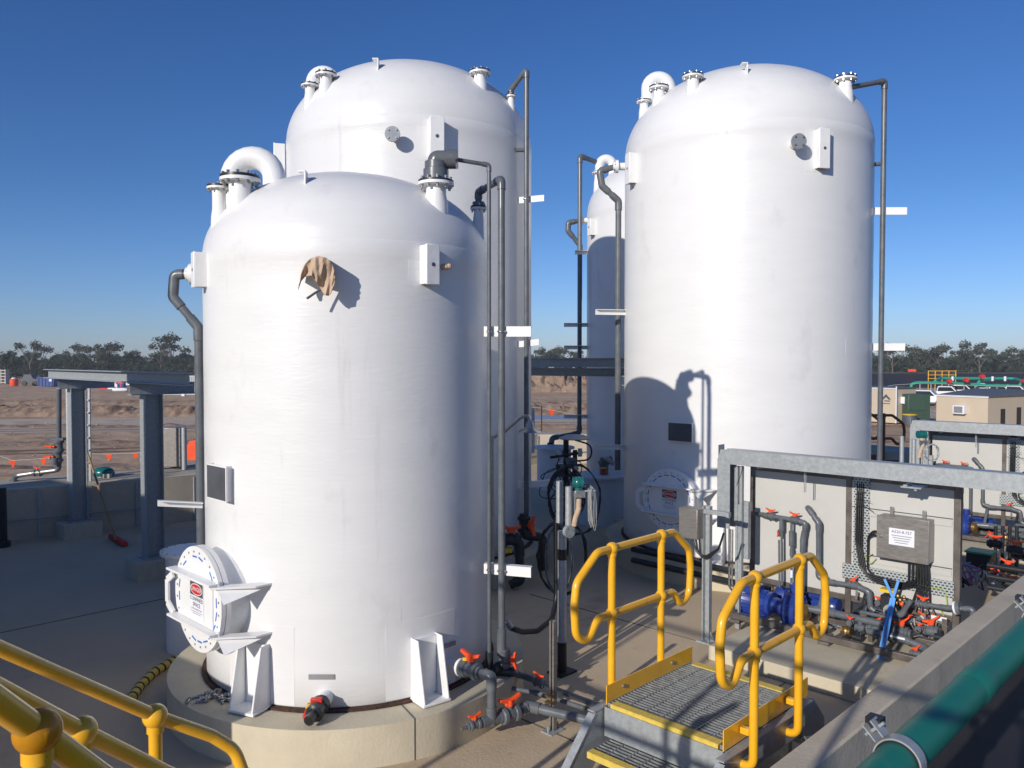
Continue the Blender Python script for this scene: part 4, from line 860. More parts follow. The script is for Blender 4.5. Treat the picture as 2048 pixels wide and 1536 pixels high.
    q.tube([SK(.80, .33, .22), SK(.80, .60, .05)], .02); q.build('suction_pipe', 'pvc', T)
    for px, py, off in ((1753, 1260, .2), (1803, 1264, .2), (1862, 1262, .2), (1832, 1308, .33), (1630, 1272, .42)): valve(T, SP(px, py, off), W, .030 if px > 1700 and px != 1832 else .018, hd=(W + Z * .6).normalized())
    for px, py in ((1846, 1238), (1874, 1245)): valve(T, SP(px, py, .08), W, .016, hd=W)
    q = MB(); q.box(SP(1878, 1237, .15), (.004, .12, .035), PA); q.build('pipe_marker', 'paper', T); q = MB(); q.box(SP(1795, 1275, .33), (.004, .12, .018), PA); q.build('pipe_marker', 'paper', T)
    for px in (1702, 1742, 1890): q = MB(); q.box(SP(px, 1262, .15), (.04, .04, .20), PA); q.build('support_leg', 'stainless_frame', T)
    q = MB(); q.sph(SP(1692, 1262, .3), .045, 12); q.cyl(SP(1684, 1260, .3), SP(1702, 1264, .3), .038, n=14); q.build('strainer', 'brass', T)
    r7 = random.Random(17)
    for px, py, off in ((1757, 1205, .15), (1700, 1245, .3), (1775, 1248, .12), (1818, 1240, .1), (1838, 1258, .3), (1880, 1290, .2), (1650, 1255, .35)):
        valve(T, SP(px, py, off), (W, U, Z)[r7.randrange(2)], .015, hd=(W + U * r7.uniform(-1, 1)).normalized())
    for _ in range(9):
        a_ = SP(r7.uniform(1640, 1880), r7.uniform(1215, 1280), r7.uniform(.02, .3)); q = MB(); k_ = r7.choice((W, U, Z)); q.pvc([a_, a_ + k_ * r7.uniform(.1, .25), a_ + k_ * .2 + (W, U, Z)[r7.randrange(3)] * r7.uniform(.08, .2)], r7.choice((.012, .016, .02)), n=8); q.build('small_pipe', r7.choice(('pvc', 'pvc_dark')), T)
    for _ in range(8):
        a_ = SP(r7.uniform(1640, 1890), r7.uniform(1230, 1260), .1); q = MB(); q.tube([a_, a_ + V((r7.uniform(-.1, .1), -.1, -.08)), a_ + V((r7.uniform(-.2, .2), -.2, .02))], .006, .05, 6); q.build('hose_tail', r7.choice(('rubber', 'cable_white')), T)
    for i, (px, py) in enumerate(((1720, 1255), (1715, 1275), (1660, 1280), (1645, 1265), (1770, 1250), (1880, 1275))):
        q = MB(); c1 = SP(px, py, .25); q.cyl(c1 - W * .04, c1 + W * .04, .03, n=12); q.cyl(c1 - Z * .03, c1 + Z * .06, .02, n=10); q.build('fitting', 'pvc_dark' if i % 2 else 'pvc', T)
    return T
SKD = skid()
c0 = G(1416, 1290, .13); wE = (WI - c0).dot(W) - .01; m = MB(); cc = c0 + W * wE / 2 + U * .62; cc.z = .065; m.box(cc, (1.24, wE, .13), PA); pl = m.build('skid_plinth', 'concrete_cream', label='low cream concrete plinth under the panel skid with blue pumps', cat='plinth', bevel=.01)
OFF = U * 5.3
c = copy_tree(SKD); c.location = SKD.location + OFF; c['label'] = 'second panel skid further back at the right edge of the photo'
c = pl.copy(); C.objects.link(c); c.location = pl.location + OFF; c['label'] = 'cream plinth under the second skid at the right edge'
q = thing('lashing_strap', SP(1757, 1335, .5), 'bright blue strap tying the meter down to the skid base', 'strap')
for a, b2 in (((1769, 1158, .24), (1786, 1196, .26)), ((1797, 1160, .24), (1786, 1196, .26)), ((1783, 1196, .26), (1754, 1328, .53)), ((1789, 1196, .26), (1763, 1322, .53))):
    m = MB(); m.bar(SP(*a), SP(*b2), .022, .004, up=-U); m.build('strap_band', 'blue_strap', q)
# ------------------------------------------------------------------ galvanised cable tray frame
def trayframe():
    OT = .40; x0, zt = wz(1442, 897, OT); x1 = x0 + 4.9; T = thing('cable_tray_frame', SK(x0, .0, OT), 'galvanised cable tray portal over the panel skid at front right', 'cable tray'); h = .135; dp = .12
    m = MB(); x0b = x0
    def tray(p0, p1, n_in):
        d = (p1 - p0).normalized(); c_ = (p0 + p1) / 2; L = (p1 - p0).length; sd = U
        for s_ in (-1, 1): m.box(c_ + sd * s_ * dp / 2, (.006, h, L), (sd, d.cross(sd), d)); 
        m.box(c_ + n_in * (h / 2 - .003), (dp, .006, L), (sd, n_in, d))
    o = [SK(x0, zt - h * .75, OT + dp / 2), SK(x0 + h * .25, zt, OT + dp / 2), SK(x1, zt, OT + dp / 2), SK(x1, zt - h, OT + dp / 2), SK(x0 + h, zt - h, OT + dp / 2), SK(x0 + h, zt - h - .62, OT + dp / 2), SK(x0, zt - h - .62, OT + dp / 2)]
    m.prism([o[0], o[1], o[2], o[3], o[4], o[0] + Z * -h * .25], -U * .006); m.prism([o[0] + Z * -h * .25, o[4], o[5], o[6]], -U * .006)
    o2 = [p + U * (dp + .004) for p in o]; m.prism([o2[0], o2[1], o2[2], o2[3], o2[4], o2[0] + Z * -h * .25], -U * .006); m.prism([o2[0] + Z * -h * .25, o2[4], o2[5], o2[6]], -U * .006)
    m.box(SK((x0 + x1) / 2 + h / 2, zt + .002, OT), (dp + .018, x1 - x0 - h * .3, .004), PA); m.box(SK(x0 + .004, zt - h - .2, OT), (dp - .01, .004, .75), PA)
    m.build('tray', 'galv', T)
    m = MB(); z1 = wz(1475, 1190, OT)[1]
    for dx in (.17, .215): m.box(SK(x0 + dx, (zt - h - .02 + .50) / 2, OT - .02), (.04, .022, zt - h - .02 - .50), PA)
    m.box(SK(x0 + .18, z1 / 2 + .45, OT - .03), (.04, .04, 1.2), PA); m.box(SK(x0 + .235, .98, OT - .07), (.05, .07, .55), PA); m.build('strut_support', 'galv', T)
    m = MB(); m.tube([SK(x0 + .10, .98, OT), SK(x0 + .10, .42, OT), SK(x0 + .15, .34, OT - .05), SK(x0 + .28, .34, OT - .12)], .012, .06, 10); m.tube([SK(x0 + .13, .98, OT), SK(x0 + .13, .44, OT), SK(x0 + .17, .37, OT - .05), SK(x0 + .28, .37, OT - .12)], .009, .06, 8); m.build('conduit', 'steel_bolt', T)
    for px in (1515, 1828):
        m = MB(); c_ = SP(px, 931 + (px - 1515) * .135, OT - .1); m.box(c_, (.16, .16, .012), PA); m.box(c_ + W * .03 - Z * .01, (.12, .02, .03), PA); m.box(c_ - W * .05 + Z * .012, (.12, .03, .015), PA); m.build('hanger_plate', 'galv', T)
    for k in range(2): m = MB(); p = SP(1609 + 3 * k, 938, OT - .06); m.cyl(p, p - Z * .21, .004, n=6); m.build('hanger_rod', 'steel_bolt', T)
    m = MB(); m.tube([SP(1487, 925, OT), SP(1482, 950, OT), SP(1473, 970, OT)], .003, .1, 5); m.build('loose_wire', 'rubber', T)
    return T
TF = trayframe(); c = copy_tree(TF); c.location = TF.location + U * 5.3; c['label'] = 'second galvanised cable tray portal further back at the right edge'
# strut stand with isolator box
q0 = G(1413, 1283, 0); T = thing('isolator_stand', q0, 'galvanised strut stand holding a small stainless box left of the skid', 'stand'); zt = P(1412, 1012, q0.y).z
m = MB()
for k in (-1, 1): m.box(q0 + Z * zt / 2 + W * k * .032, (.05, .012, zt), PA)
m.box(q0 + Z * zt / 2 + U * .02, (.006, .06, zt), PA); m.box(q0 + Z * (zt - .05) + W * .02, (.04, .42, .04), PA); m.build('strut', 'galv', T)
m = MB(); m.box(q0 + Z * .006, (.14, .14, .012), PA); m.prism([q0 + W * .03 + Z * .012, q0 + W * .09 + Z * .012, q0 + W * .03 + Z * .12], U * .008); m.build('base_plate', 'galv', T)
m = MB(); cB = P(1384, 1045, q0.y + .05); m.box(cB, (.14, .20, .28), PA); e = m.build('isolator_box', 'stainless', T, bevel=.006); m = MB(); m.box(cB - W * .102, (.05, .008, .05), PA); m.build('switch', 'gold', e)
for k in range(3): m = MB(); m.tube([cB - Z * .13 + W * .04 * k, cB - Z * (.27 + .02 * k) + W * (.05 + .02 * k), cB - Z * .30 + W * (.14 + .02 * k), cB - Z * .2 + W * .28, cB - Z * .05 + W * .33], .010, .08, 8); m.build('cable', 'rubber', T)
# floor pipes along the right tank's plinth
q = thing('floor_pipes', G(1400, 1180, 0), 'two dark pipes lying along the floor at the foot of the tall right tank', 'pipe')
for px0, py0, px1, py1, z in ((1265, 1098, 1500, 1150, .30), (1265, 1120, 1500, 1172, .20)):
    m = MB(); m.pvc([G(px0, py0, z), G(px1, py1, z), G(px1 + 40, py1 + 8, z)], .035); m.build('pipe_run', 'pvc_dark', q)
# valve group at the foot of the tall back left tank
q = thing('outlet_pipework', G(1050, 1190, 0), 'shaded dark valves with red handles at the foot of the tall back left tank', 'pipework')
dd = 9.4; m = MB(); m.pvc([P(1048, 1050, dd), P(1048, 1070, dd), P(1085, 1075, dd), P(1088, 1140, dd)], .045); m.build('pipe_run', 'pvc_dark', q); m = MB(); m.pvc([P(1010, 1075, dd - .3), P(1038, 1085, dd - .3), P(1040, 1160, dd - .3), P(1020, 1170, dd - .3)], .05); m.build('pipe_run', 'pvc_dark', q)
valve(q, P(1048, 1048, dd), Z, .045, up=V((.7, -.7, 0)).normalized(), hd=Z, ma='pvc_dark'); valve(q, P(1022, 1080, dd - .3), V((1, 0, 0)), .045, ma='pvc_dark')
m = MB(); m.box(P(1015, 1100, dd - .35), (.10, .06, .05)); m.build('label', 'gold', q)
# valve at the wide pot
q = thing('outlet_valve', P(1206, 935, 12.9), 'valve with yellow and red labels on the lid of the wide shaded pot', 'valve'); m = MB(); m.cyl(P(1198, 930, 12.8), P(1225, 918, 12.8), .06, n=14); m.cyl(P(1208, 948, 12.8), P(1208, 915, 12.8), .07, n=14); m.build('body', 'pvc', q)
m = MB(); m.cyl(P(1210, 915, 12.7), P(1228, 928, 12.7), .035, n=12); m.build('side_tube', 'galv', q)
m = MB(); m.box(P(1207, 936, 12.7), (.09, .02, .03)); m.build('yellow_label', 'gold', q); m = MB(); m.box(P(1207, 944, 12.7), (.08, .02, .05)); m.build('red_label', 'red', q)
# ------------------------------------------------------------------ stuff at the right between the two skids
q = thing('instrument_post', G(1810, 1010, 0), 'pair of galvanised pipe posts rising behind the front cable tray', 'post')
for px, yt in ((1804, 872), (1828, 878)): m = MB(); p = P(px, yt, 9.8); m.cyl(p, V((p.x, p.y, 0)), .026, n=14); m.build('tube', 'galv', q)
I2 = thing('pressure_transmitter', P(1842, 900, 9.75), 'teal transmitter beside the paired posts behind the front cable tray', 'instrument')
m = MB(); c = P(1843, 869, 9.75); m.sph(c, .050, 14); m.cyl(c - V((.05, 0, 0)), c + V((.05, 0, 0)), .046, n=16); m.build('housing', 'teal', I2); m = MB(); m.tube([P(1843, 876, 9.75), P(1846, 890, 9.72), P(1840, 905, 9.7), P(1838, 915, 9.7)], .022, .03, 10); m.build('taped_bundle', 'cloth', I2)
m = MB(); m.box(P(1847, 885, 9.72), (.09, .03, .05)); m.build('flange_block', 'steel_bolt', I2)
q = loops('grey cable coil hanging by the paired posts behind the front cable tray', P(1865, 905, 9.7), .085, .10, 3, 'galv', .006, seed=8)
m = MB(); m.box(V((0, 0, 0)) + P(1888, 915, 13.8), (.2, .25, .24), PA); m.build('concrete_block', 'concrete_cream', label='cream concrete block left of the second skid', cat='block', bevel=.01)
# clutter in the second bay
q = thing('cable_bundle', G(1945, 1180, .1), 'tangle of purple and grey cables on the floor by the second skid', 'cables'); rr = random.Random(4)
for i in range(12):
    m = MB(); c = G(1945 + rr.uniform(-22, 25), 1180 + rr.uniform(-10, 10), .1); pts = [c + V((rr.uniform(-.12, .12), rr.uniform(-.12, .12), rr.uniform(0, .30))) for _ in range(5)]; m.tube(pts, .009, .08, 6); m.build('cable', ('purple', 'galv', 'rubber')[i % 3], q)
q = thing('junction_box', G(1955, 1140, .2), 'dark junction box with a green lid above the tangled cables', 'junction box')
m = MB(); c = G(1962, 1120, .3); m.box(c, (.22, .26, .18), PA); m.build('body', 'pvc_dark', q, bevel=.01); m = MB(); m.box(c + Z * .10, (.25, .28, .02), (U, W, Z)); m.build('lid', 'green_far', q)
q = thing('valve_rack', G(2000, 1150, 0), 'rack of dark valves with orange handles beside the second skid', 'valve rack'); rr = random.Random(9)
m = MB()
for k in range(3): a = G(1975, 1130 + 22 * k, .45 - .12 * k); m.pvc([a, a + W * .9], .028)
for k in range(4): a = G(1990 + 14 * k, 1150, 0); m.cyl(a, a + Z * .6, .02)
m.build('pipe_run', 'pvc_dark', q)
for px, py, z in ((1990, 1088, .6), (2030, 1100, .6), (2040, 1112, .5), (2016, 1138, .35), (1992, 1155, .2), (2020, 1168, .1)): valve(q, G(px, py, z), W, .028, ma='pvc_dark')
# ------------------------------------------------------------------ pipe rack (galvanised steel) and its columns
RD = W
def column(base, h, label, cap=True, bh=.22, bs=.42):
    T = thing('rack_column', base, label, 'column'); m = MB(); hh = h - bh - .02; z0 = bh + .02
    dpt, wf = .20, .17
    for k in (-1, 1): m.box(base + Z * (z0 + hh / 2) + U * k * dpt / 2, (.012, wf, hh), PA)
    m.box(base + Z * (z0 + hh / 2), (dpt - .012, .009, hh), PA); m.box(base + Z * (bh + .01), (.28, .26, .018), PA); m.build('column', 'galv', T)
    m = MB()
    for a in (-.1, .1):
        for b in (-.09, .09): m.cyl(base + U * a + W * b + Z * bh, base + U * a + W * b + Z * (bh + .08), .011, n=8)
    m.build('anchor_bolts', 'steel_bolt', T)
    m = MB(); m.box(base + Z * (bh / 2 - .01), (bs + .1, bs, bh + .02), PA); m.build('footing', 'concrete_wall', T, bevel=.01)
    if cap:
        m = MB(); L = .78
        for zz in (-.006, .128): m.box(base + Z * (h + .006 + zz) + U * .14, (L, .14, .012), PA)
        m.box(base + Z * (h + .07) + U * .14, (L, .009, .13), PA); m.build('cap_beam', 'galv', T)
    return T
cA, cB_ = G(158, 1072, 0), G(307, 1150, 0)
cA.z = cB_.z = 0; dr = (cB_ - cA).normalized()
column(cA, 2.20, 'galvanised steel column furthest left under the pipe rack'); column(cB_, 2.20, 'galvanised steel column closer to the nearest tank under the pipe rack')
def beam(label, p0, p1, h=.12, wd=.14, z=2.46):
    T = thing('rack_beam', V((p0.x, p0.y, z)), label, 'beam'); d = (p1 - p0).normalized(); s = d.cross(Z); L = (p1 - p0).length; c = (p0 + p1) / 2; c.z = z
    m = MB(); 
    for zz in (0, h): m.box(c + Z * zz, (L, wd, .011), (d, s, Z))
    m.box(c + Z * h / 2, (L, .008, h - .01), (d, s, Z)); m.build('beam', 'galv', T)
a0 = P(97, 745, 11.9); beam('long galvanised rack beam left of the nearest tank', V((a0.x, a0.y, 0)) - dr * .0, V((a0.x, a0.y, 0)) + dr * 5.2, z=2.355)
a0 = V((-1.8, 14.9, 0)); a1 = V((1.95, 12.0, 0)); beam('shaded galvanised rack beam crossing between the two tall tanks', a0, a1, .13, .14, 2.51); beam('lower galvanised rack beam behind the one crossing between the tall tanks', a0 + U * .3, a1 + U * .3, .12, .14, 2.36); 
column(V((1.86, 12.1, 0)), 2.24, 'shaded galvanised column behind the overflow pipe of the right tank')
# ladder like struts behind column A, pipe, valves, cabinet, broom
q = thing('cable_ladder', G(150, 1060, 0), 'tall galvanised cable ladder standing behind the leftmost column', 'cable ladder'); bp = P(150, 960, 12.6)
for px in (134, 143, 168, 178): m = MB(); a = P(px, 775, 12.7); m.box(V((a.x, a.y, (a.z + .7) / 2)), (.03, .03, a.z - .7)); m.build('rail', 'galv', q)
for k in range(6):
    m = MB(); y = 800 + k * 25; m.bar(P(134, y, 12.66), P(143, y, 12.66), .02, .02); m.bar(P(168, y, 12.66), P(178, y, 12.66), .02, .02); m.build('rung', 'galv', q)
q = thing('valve_riser', P(118, 945, 12.9), 'grey riser with red handled valves left of the leftmost column', 'pipework'); d = 12.9
m = MB(); m.tube([P(118, 778, d), P(118, 940, d), P(70, 946, d), P(28, 952, d), P(27, 1050, d - .6)], .038, .08, 10); m.box(P(113, 878, d), (.26, .1, .04)); m.cyl(P(27, 960, d), P(27, 976, d), .06); m.cyl(P(110, 915, d - .05), P(110, 930, d - .05), .06); m.build('pipe_run', 'pvc', q)
valve(q, P(118, 892, d), Z, .045, up=V((-.7, -.7, 0)).normalized(), hd=V((1, 0, 0)), hs=.8); valve(q, P(116, 912, d), Z, .045, up=V((-.7, -.7, 0)).normalized(), hd=V((1, 0, 0)), hs=.8); valve(q, P(75, 946, d), V((1, 0, 0)), .030, hs=1)
q = thing('control_cabinet', P(340, 960, 14.4), 'grey steel cabinet on a post beyond the bund wall near the overflow pipe', 'cabinet')
m = MB(); m.box(P(344, 893, 14.4), (.42, .28, .70)); m.build('cabinet', 'stainless', q, bevel=.01); m = MB(); a = P(368, 855, 14.2); m.cyl(a, V((a.x, a.y, .68)), .045, n=14); m.build('post', 'galv', q)
m = MB(); a = P(350, 930, 14.4); m.cyl(a, V((a.x, a.y, .68)), .03); m.build('leg', 'pvc_dark', q)
for y in (878, 890, 908, 920): m = MB(); m.box(P(285, y, 14.4), (.06, .06, .06)); m.build('socket', 'paper', q)
m = MB(); m.prism([P(374, 920, 17), P(374, 890, 17), P(379, 882, 17), P(395, 880, 17), P(395, 920, 17)], (0, .1, 0)); m.build('orange_barrier', 'orange', label='orange plastic barrier mesh beyond the cabinet by the overflow pipe', cat='barrier')
q = thing('transmitter_dome', P(206, 952, 13.2), 'teal green domed instrument cover on the bund wall behind the columns', 'instrument'); c = P(207, 945, 13.3); m = MB(); m.sph(c, .18, 20, sc=(1, .8, .55)); m.build('dome', 'teal', q); m = MB(); m.cyl(c - Z * .15, c, .12, n=16); m.box(c + V((.12, -.12, -.06)), (.12, .1, .12)); m.build('base', 'steel_bolt', q)
q = thing('broom', G(240, 1083, 0), 'wooden handled red broom leaning behind the leftmost column', 'broom'); g0 = G(232, 1080, .06); m = MB(); m.cyl(g0, P(170, 890, 12.6), .016, n=8); m.build('handle', 'wood', q); m = MB(); m.bar(G(222, 1072, .05), G(250, 1088, .05), .06, .06); m.build('head', 'red', q); m = MB(); m.bar(G(222, 1074, .02), G(250, 1090, .02), .07, .04); m.build('bristles', 'rust', q)
q = thing('wall_pipe', G(5, 1100, 0), 'dark standpipe at the left edge of the photo inside the bund', 'pipe'); a = P(3, 975, 11.2); m = MB(); m.cyl(a, V((a.x, a.y, .0)), .06, n=14); m.cyl(V((a.x, a.y, .0)), V((a.x, a.y, .08)), .10, n=14); m.build('pipe_body', 'pvc_dark', q)
# hazard hose ramp in shade left of plinth
q = thing('hose_guard', G(320, 1350, 0), 'curved yellow and black ribbed hose guard lying left of the nearest plinth', 'hose guard'); m = MB(); pts = [G(262, 1398, .03), G(280, 1372, .03), G(308, 1345, .03), G(340, 1325, .03), G(372, 1312, .03)]; m.tube(pts, .035, .4, 10); m.build('hose_body', 'yellow_pale', q)
m = MB()
for i in range(22):
    f = i / 21 * 4; j = min(int(f), 3); t = f - j; c = pts[j] * (1 - t) + pts[j + 1] * t; d_ = (pts[j + 1] - pts[j]).normalized()
    if i % 2: m.lathe(c, [(.034, -.012), (.039, -.008), (.039, .008), (.034, .012)], 10, ax=d_, caps=False)
m.build('black_ribs', 'rubber', q)
# walkway under the camera; unseen rail added to cast shade bands on the steps
q = thing('shade_rail', V((-2.5, .4, 0)), 'unseen yellow rail added left behind the camera for its shade bands', 'handrail'); gc = V((-2.5, .4, 0))
for z in (3.05, 2.4): m = MB(); m.tube([gc + W * -1.2 + Z * z, gc + W * 2.3 + Z * z], .024); m.build('rail', 'yellow', q)
for k in range(5): m = MB(); m.tube([gc + W * (-1.1 + .8 * k), gc + W * (-1.1 + .8 * k) + Z * 3.05], .024); m.build('post', 'yellow', q)
m = MB(); sx, sy = V((.606, .795, 0)), V((.795, -.606, 0)); m.box(sy * -5.3 + sx * .0 + Z * .6, (1.8, 1.7, 1.2), (sx, sy, Z)); m.build('baffle', 'concrete_wall', label='unseen concrete slab added beyond the left edge to shade the floor', cat='baffle')  # unseen slab added off the left edge to darken the near floor
m = MB(); c_ = sy * -11.2 + sx * -2; m.box(c_ + Z * 1.6, (2, 4.8, 3.2), (sx, sy, Z)); m.build('shade_blocker', 'hut_cream', label='unseen cream box added beyond the left edge to shade the pit', cat='blocker')  # unseen box added off the left edge to shade floor and columns
q = thing('walkway', V((0, -.6, 0)), 'grated walkway the photograph was taken from', 'walkway')
m = MB(); m.box(V((.2, -.6, .98)), (3.6, 1.2, .06)); m.build('deck', 'galv', q)
for x in (-1.5, -.3, .9, 2.0): m = MB(); m.box(V((x, -1.1, .5)), (.08, .08, .95)); m.build('leg', 'galv', q)
# ------------------------------------------------------------------ earthworks
def heap(name, x0, x1, y0, y1, h, seed, label, kind='structure', n=(120, 14), ma='mound', slope=0):
    rr = random.Random(seed); from mathutils import noise as N_; nx, ny = n; vs = []
    for j in range(ny + 1):
        for i in range(nx + 1):
            u, v = i / nx, j / ny; x = x0 + (x1 - x0) * u; y = y0 + (y1 - y0) * v + slope * (x - x0)
            e = math.sin(math.pi * v) ** .8 * min(1, min(u, 1 - u) * 14); z = h * e * (.55 + .5 * N_.fractal(V((x * .28, y * .35, seed)), 1, 2, 5) + .55 * abs(N_.noise(V((x * 1.1, y * .9, seed + 4))))) if e > 0 else 0
            vs.append(V((x + .5 * N_.noise(V((x * .5, y * .5, 3))), y, ZG - .05 + max(0, z))))
    m = MB(); m.add(vs, [(j * (nx + 1) + i, j * (nx + 1) + i + 1, (j + 1) * (nx + 1) + i + 1, (j + 1) * (nx + 1) + i) for j in range(ny) for i in range(nx)], 0, False)
    return m.build(name, ma, kind=kind, loc=(x0, y0, ZG))
heap('dirt_bank', -75, -22, 72, 77, 1.15, 1, '', n=(300, 14)); heap('dirt_bank', -24, 10, 74, 79, 1.1, 2, '', n=(180, 14)); heap('dirt_mound', -8, 40, 128, 140, 4.2, 3, '', n=(200, 20)); heap('dirt_bank', -60, 60, 60, 62, .35, 5, '', n=(260, 6)); heap('dirt_bank', -50, 30, 46, 48.5, .30, 6, '', n=(260, 6), slope=.05); heap('dirt_bank', -50, 10, 38, 39.5, .22, 8, '', n=(260, 6), slope=-.04); heap('dirt_bank', -90, 20, 92, 95, .6, 9, '', n=(260, 6))
# black lined pond bank far right
b = MB(); x0, x1 = 62, 320
b.add([(x0, 150, ZG), (x1, 150, ZG), (x1, 158, .20), (x0, 158, .20), (x1, 161, .20), (x0, 161, .20)], [(0, 1, 2, 3)], 0); b.add([(x0, 158, .2), (x1, 158, .2), (x1, 161.5, .25), (x0, 161.5, .25), (x1, 175, ZG), (x0, 175, ZG)], [(0, 1, 2, 3), (3, 2, 4, 5)], 1); b.add([(x0, 150, ZG), (x0, 158, .2), (x0, 161.5, .25), (x0, 175, ZG)], [(0, 1, 2, 3)], 1)
b.build('lined_bank', ['liner_and_shade', 'mound'], kind='structure')
b = MB(); b.add([G(1068, 838, ZG + .02), G(1180, 838, ZG + .02), G(1180, 826, ZG + .02), G(1068, 830, ZG + .02)], [(0, 1, 2, 3)]); b.build('puddle', 'pool', kind='structure')
# ------------------------------------------------------------------ trees
def tree_proto(name, seed, H, cr, leaf, kind):
    rr = random.Random(seed); T = bpy.data.objects.new(name, None); C.objects.link(T); T.location = (0, 0, 0)
    m = MB(); m.cyl((0, 0, 0), (rr.uniform(-.2, .2), 0, H * .45), H * .022, H * .014, 6); tips = []
    if kind == 'gum':
        for i in range(6):
            a = rr.uniform(0, 6.28); z0 = H * rr.uniform(.3, .5); t = V((math.cos(a) * cr * rr.uniform(.4, 1), math.sin(a) * cr * rr.uniform(.4, 1), H * rr.uniform(.62, .97))); m.cyl((0, 0, z0), t, H * .010, H * .004, 5); tips.append(t)
            m.cyl(t * .7 + V((0, 0, z0 * .3)), t + V((rr.uniform(-1, 1), rr.uniform(-1, 1), .4)), H * .005, H * .003, 4)
    else:
        for i in range(9): a = rr.uniform(0, 6.28); z = H * rr.uniform(.18, .92); q = cr * (1.0 - .5 * (z / H)) * rr.uniform(.2, .85); tips.append(V((math.cos(a) * q, math.sin(a) * q, z)))
        m.cyl((0, 0, H * .4), (0, 0, H * .85), H * .014, H * .006, 5)
    m.build('trunk', 'trunk', T); m = MB()
    for t in tips:
        R = cr * (rr.uniform(.28, .48) if kind == 'gum' else rr.uniform(.45, .62)); k = 75 if kind == 'gum' else 110
        for _ in range(k):
            d = V((rr.gauss(0, 1), rr.gauss(0, 1), rr.gauss(0, .62))); d.normalize(); p = t + d * R * rr.random() ** .45; s = rr.uniform(.16, .38) * (H / 9)
            a = V((rr.gauss(0, 1), rr.gauss(0, 1), rr.gauss(0, 1))).normalized(); b = a.cross(d).normalized(); m.add([p - a * s, p + b * s * .7, p + a * s, p - b * s * .7], [(0, 1, 2, 3)])
    m.build('crown', leaf, T); return T
protos = [('dark', tree_proto('bush_tree', 1, 8.5, 3.4, 'leaf_dark', 'bush')), ('dark', tree_proto('bush_tree', 5, 9.5, 3.8, 'leaf_dark', 'bush')), ('gum', tree_proto('gum_tree', 2, 11, 4.2, 'leaf', 'gum')), ('gum', tree_proto('gum_tree', 3, 12.5, 4.6, 'leaf_grey', 'gum')), ('gum', tree_proto('gum_tree', 4, 9.5, 3.8, 'leaf', 'gum'))]
used = set(); rr = random.Random(11)
LBL = {('dark', 0): ('dense dark bushy tree in the row beyond the left yard', 'dark bushy trees beyond the left yard'), ('gum', 0): ('open crowned gum tree rising from the far left woodland', 'gum trees of the far left woodland'),
       ('gum', 1): ('sparse gum tree on the skyline between the tanks', 'gum trees seen between the tanks'), ('dark', 1): ('low bushy tree on the skyline between the tanks', 'bushy trees seen between the tanks'),
       ('gum', 2): ('grey green gum tree in the line behind the black lined bank', 'gum trees behind the black lined bank'), ('dark', 2): ('dark bushy tree in the line behind the black lined bank', 'bushy trees behind the black lined bank')}
def plant(i, px, d, s, reg):
    k, T = protos[i]; o = T if i not in used else copy_tree(T); used.add(i)
    p = P(px, 745, d); o.location = (p.x, d, ZG - .1); o.rotation_euler = (0, 0, rr.uniform(0, 6.28)); s *= .80; o.scale = (s * 1.1, s * 1.1, s * rr.uniform(.85, 1.1)); lb, gr = LBL[(k, reg)]; tag(o, lb, 'tree', gr)
for px, d, s in ((10, 195, .95), (30, 190, .8), (90, 205, .95), (128, 220, .9), (150, 230, 1.0), (172, 235, 1.0), (205, 228, 1.1), (222, 230, 1.0), (255, 250, .85), (282, 245, .85), (345, 225, .85), (312, 240, .8), (370, 235, .8)): plant(rr.choice((0, 1)), px, d, s * .92, 0)
for px in (0, 48, 110, 190, 238, 268, 298, 330, 358, 388): plant(rr.choice((0, 1)), px, rr.uniform(230, 255), rr.uniform(.7, .85), 0)
for px in range(-10, 400, 13): plant(rr.choice((2, 3, 4)), px + rr.uniform(-6, 6), rr.uniform(270, 320), rr.uniform(.75, 1.1), 0)
for px, d, s in ((322, 262, 1.25), (345, 262, 1.3), (212, 255, 1.15), (60, 250, 1.05)): plant(3, px, d, s, 0)
for px in range(1060, 1180, 11): plant(rr.choice((2, 3, 4)), px + rr.uniform(-5, 5), rr.uniform(260, 320), rr.uniform(.85, 1.15), 1)
for px in range(1060, 1180, 16): plant(rr.choice((0, 1)), px + rr.uniform(-5, 5), rr.uniform(255, 275), rr.uniform(.55, .75), 1)
for px in range(1745, 2075, 11): plant(rr.choice((2, 3, 4, 3)), px + rr.uniform(-6, 6), rr.uniform(225, 290), rr.uniform(.75, 1.05), 2)
for px in range(1745, 2075, 15): plant(rr.choice((0, 1)), px + rr.uniform(-6, 6), rr.uniform(220, 240), rr.uniform(.62, .8), 2)
m = MB(); r2 = random.Random(3)
def wood(px0, px1, d0, d1, n, h):
    for _ in range(n):
        d = r2.uniform(d0, d1); px = r2.uniform(px0, px1); p = P(px, 745, d); hh = h * (.75 + .25 * math.sin(px * .09) * math.sin(px * .031 + 2)) ; z = ZG + hh * r2.random() ** .6
        c = V((p.x, d, z)); s = r2.uniform(.5, 1.1); a = V((r2.gauss(0, 1), r2.gauss(0, 1), r2.gauss(0, 1))).normalized(); b = a.cross(V((.3, .2, .9))).normalized(); m.add([c - a * s, c + b * s, c + a * s, c - b * s], [(0, 1, 2, 3)])
wood(-40, 410, 265, 320, 16000, 8); wood(1040, 1190, 265, 320, 5000, 8); wood(1720, 2100, 250, 300, 16000, 7.6)
m.build('woodland', 'leaf_dark', label='far belt of scrub woodland along the horizon', cat='woodland', kind='stuff')
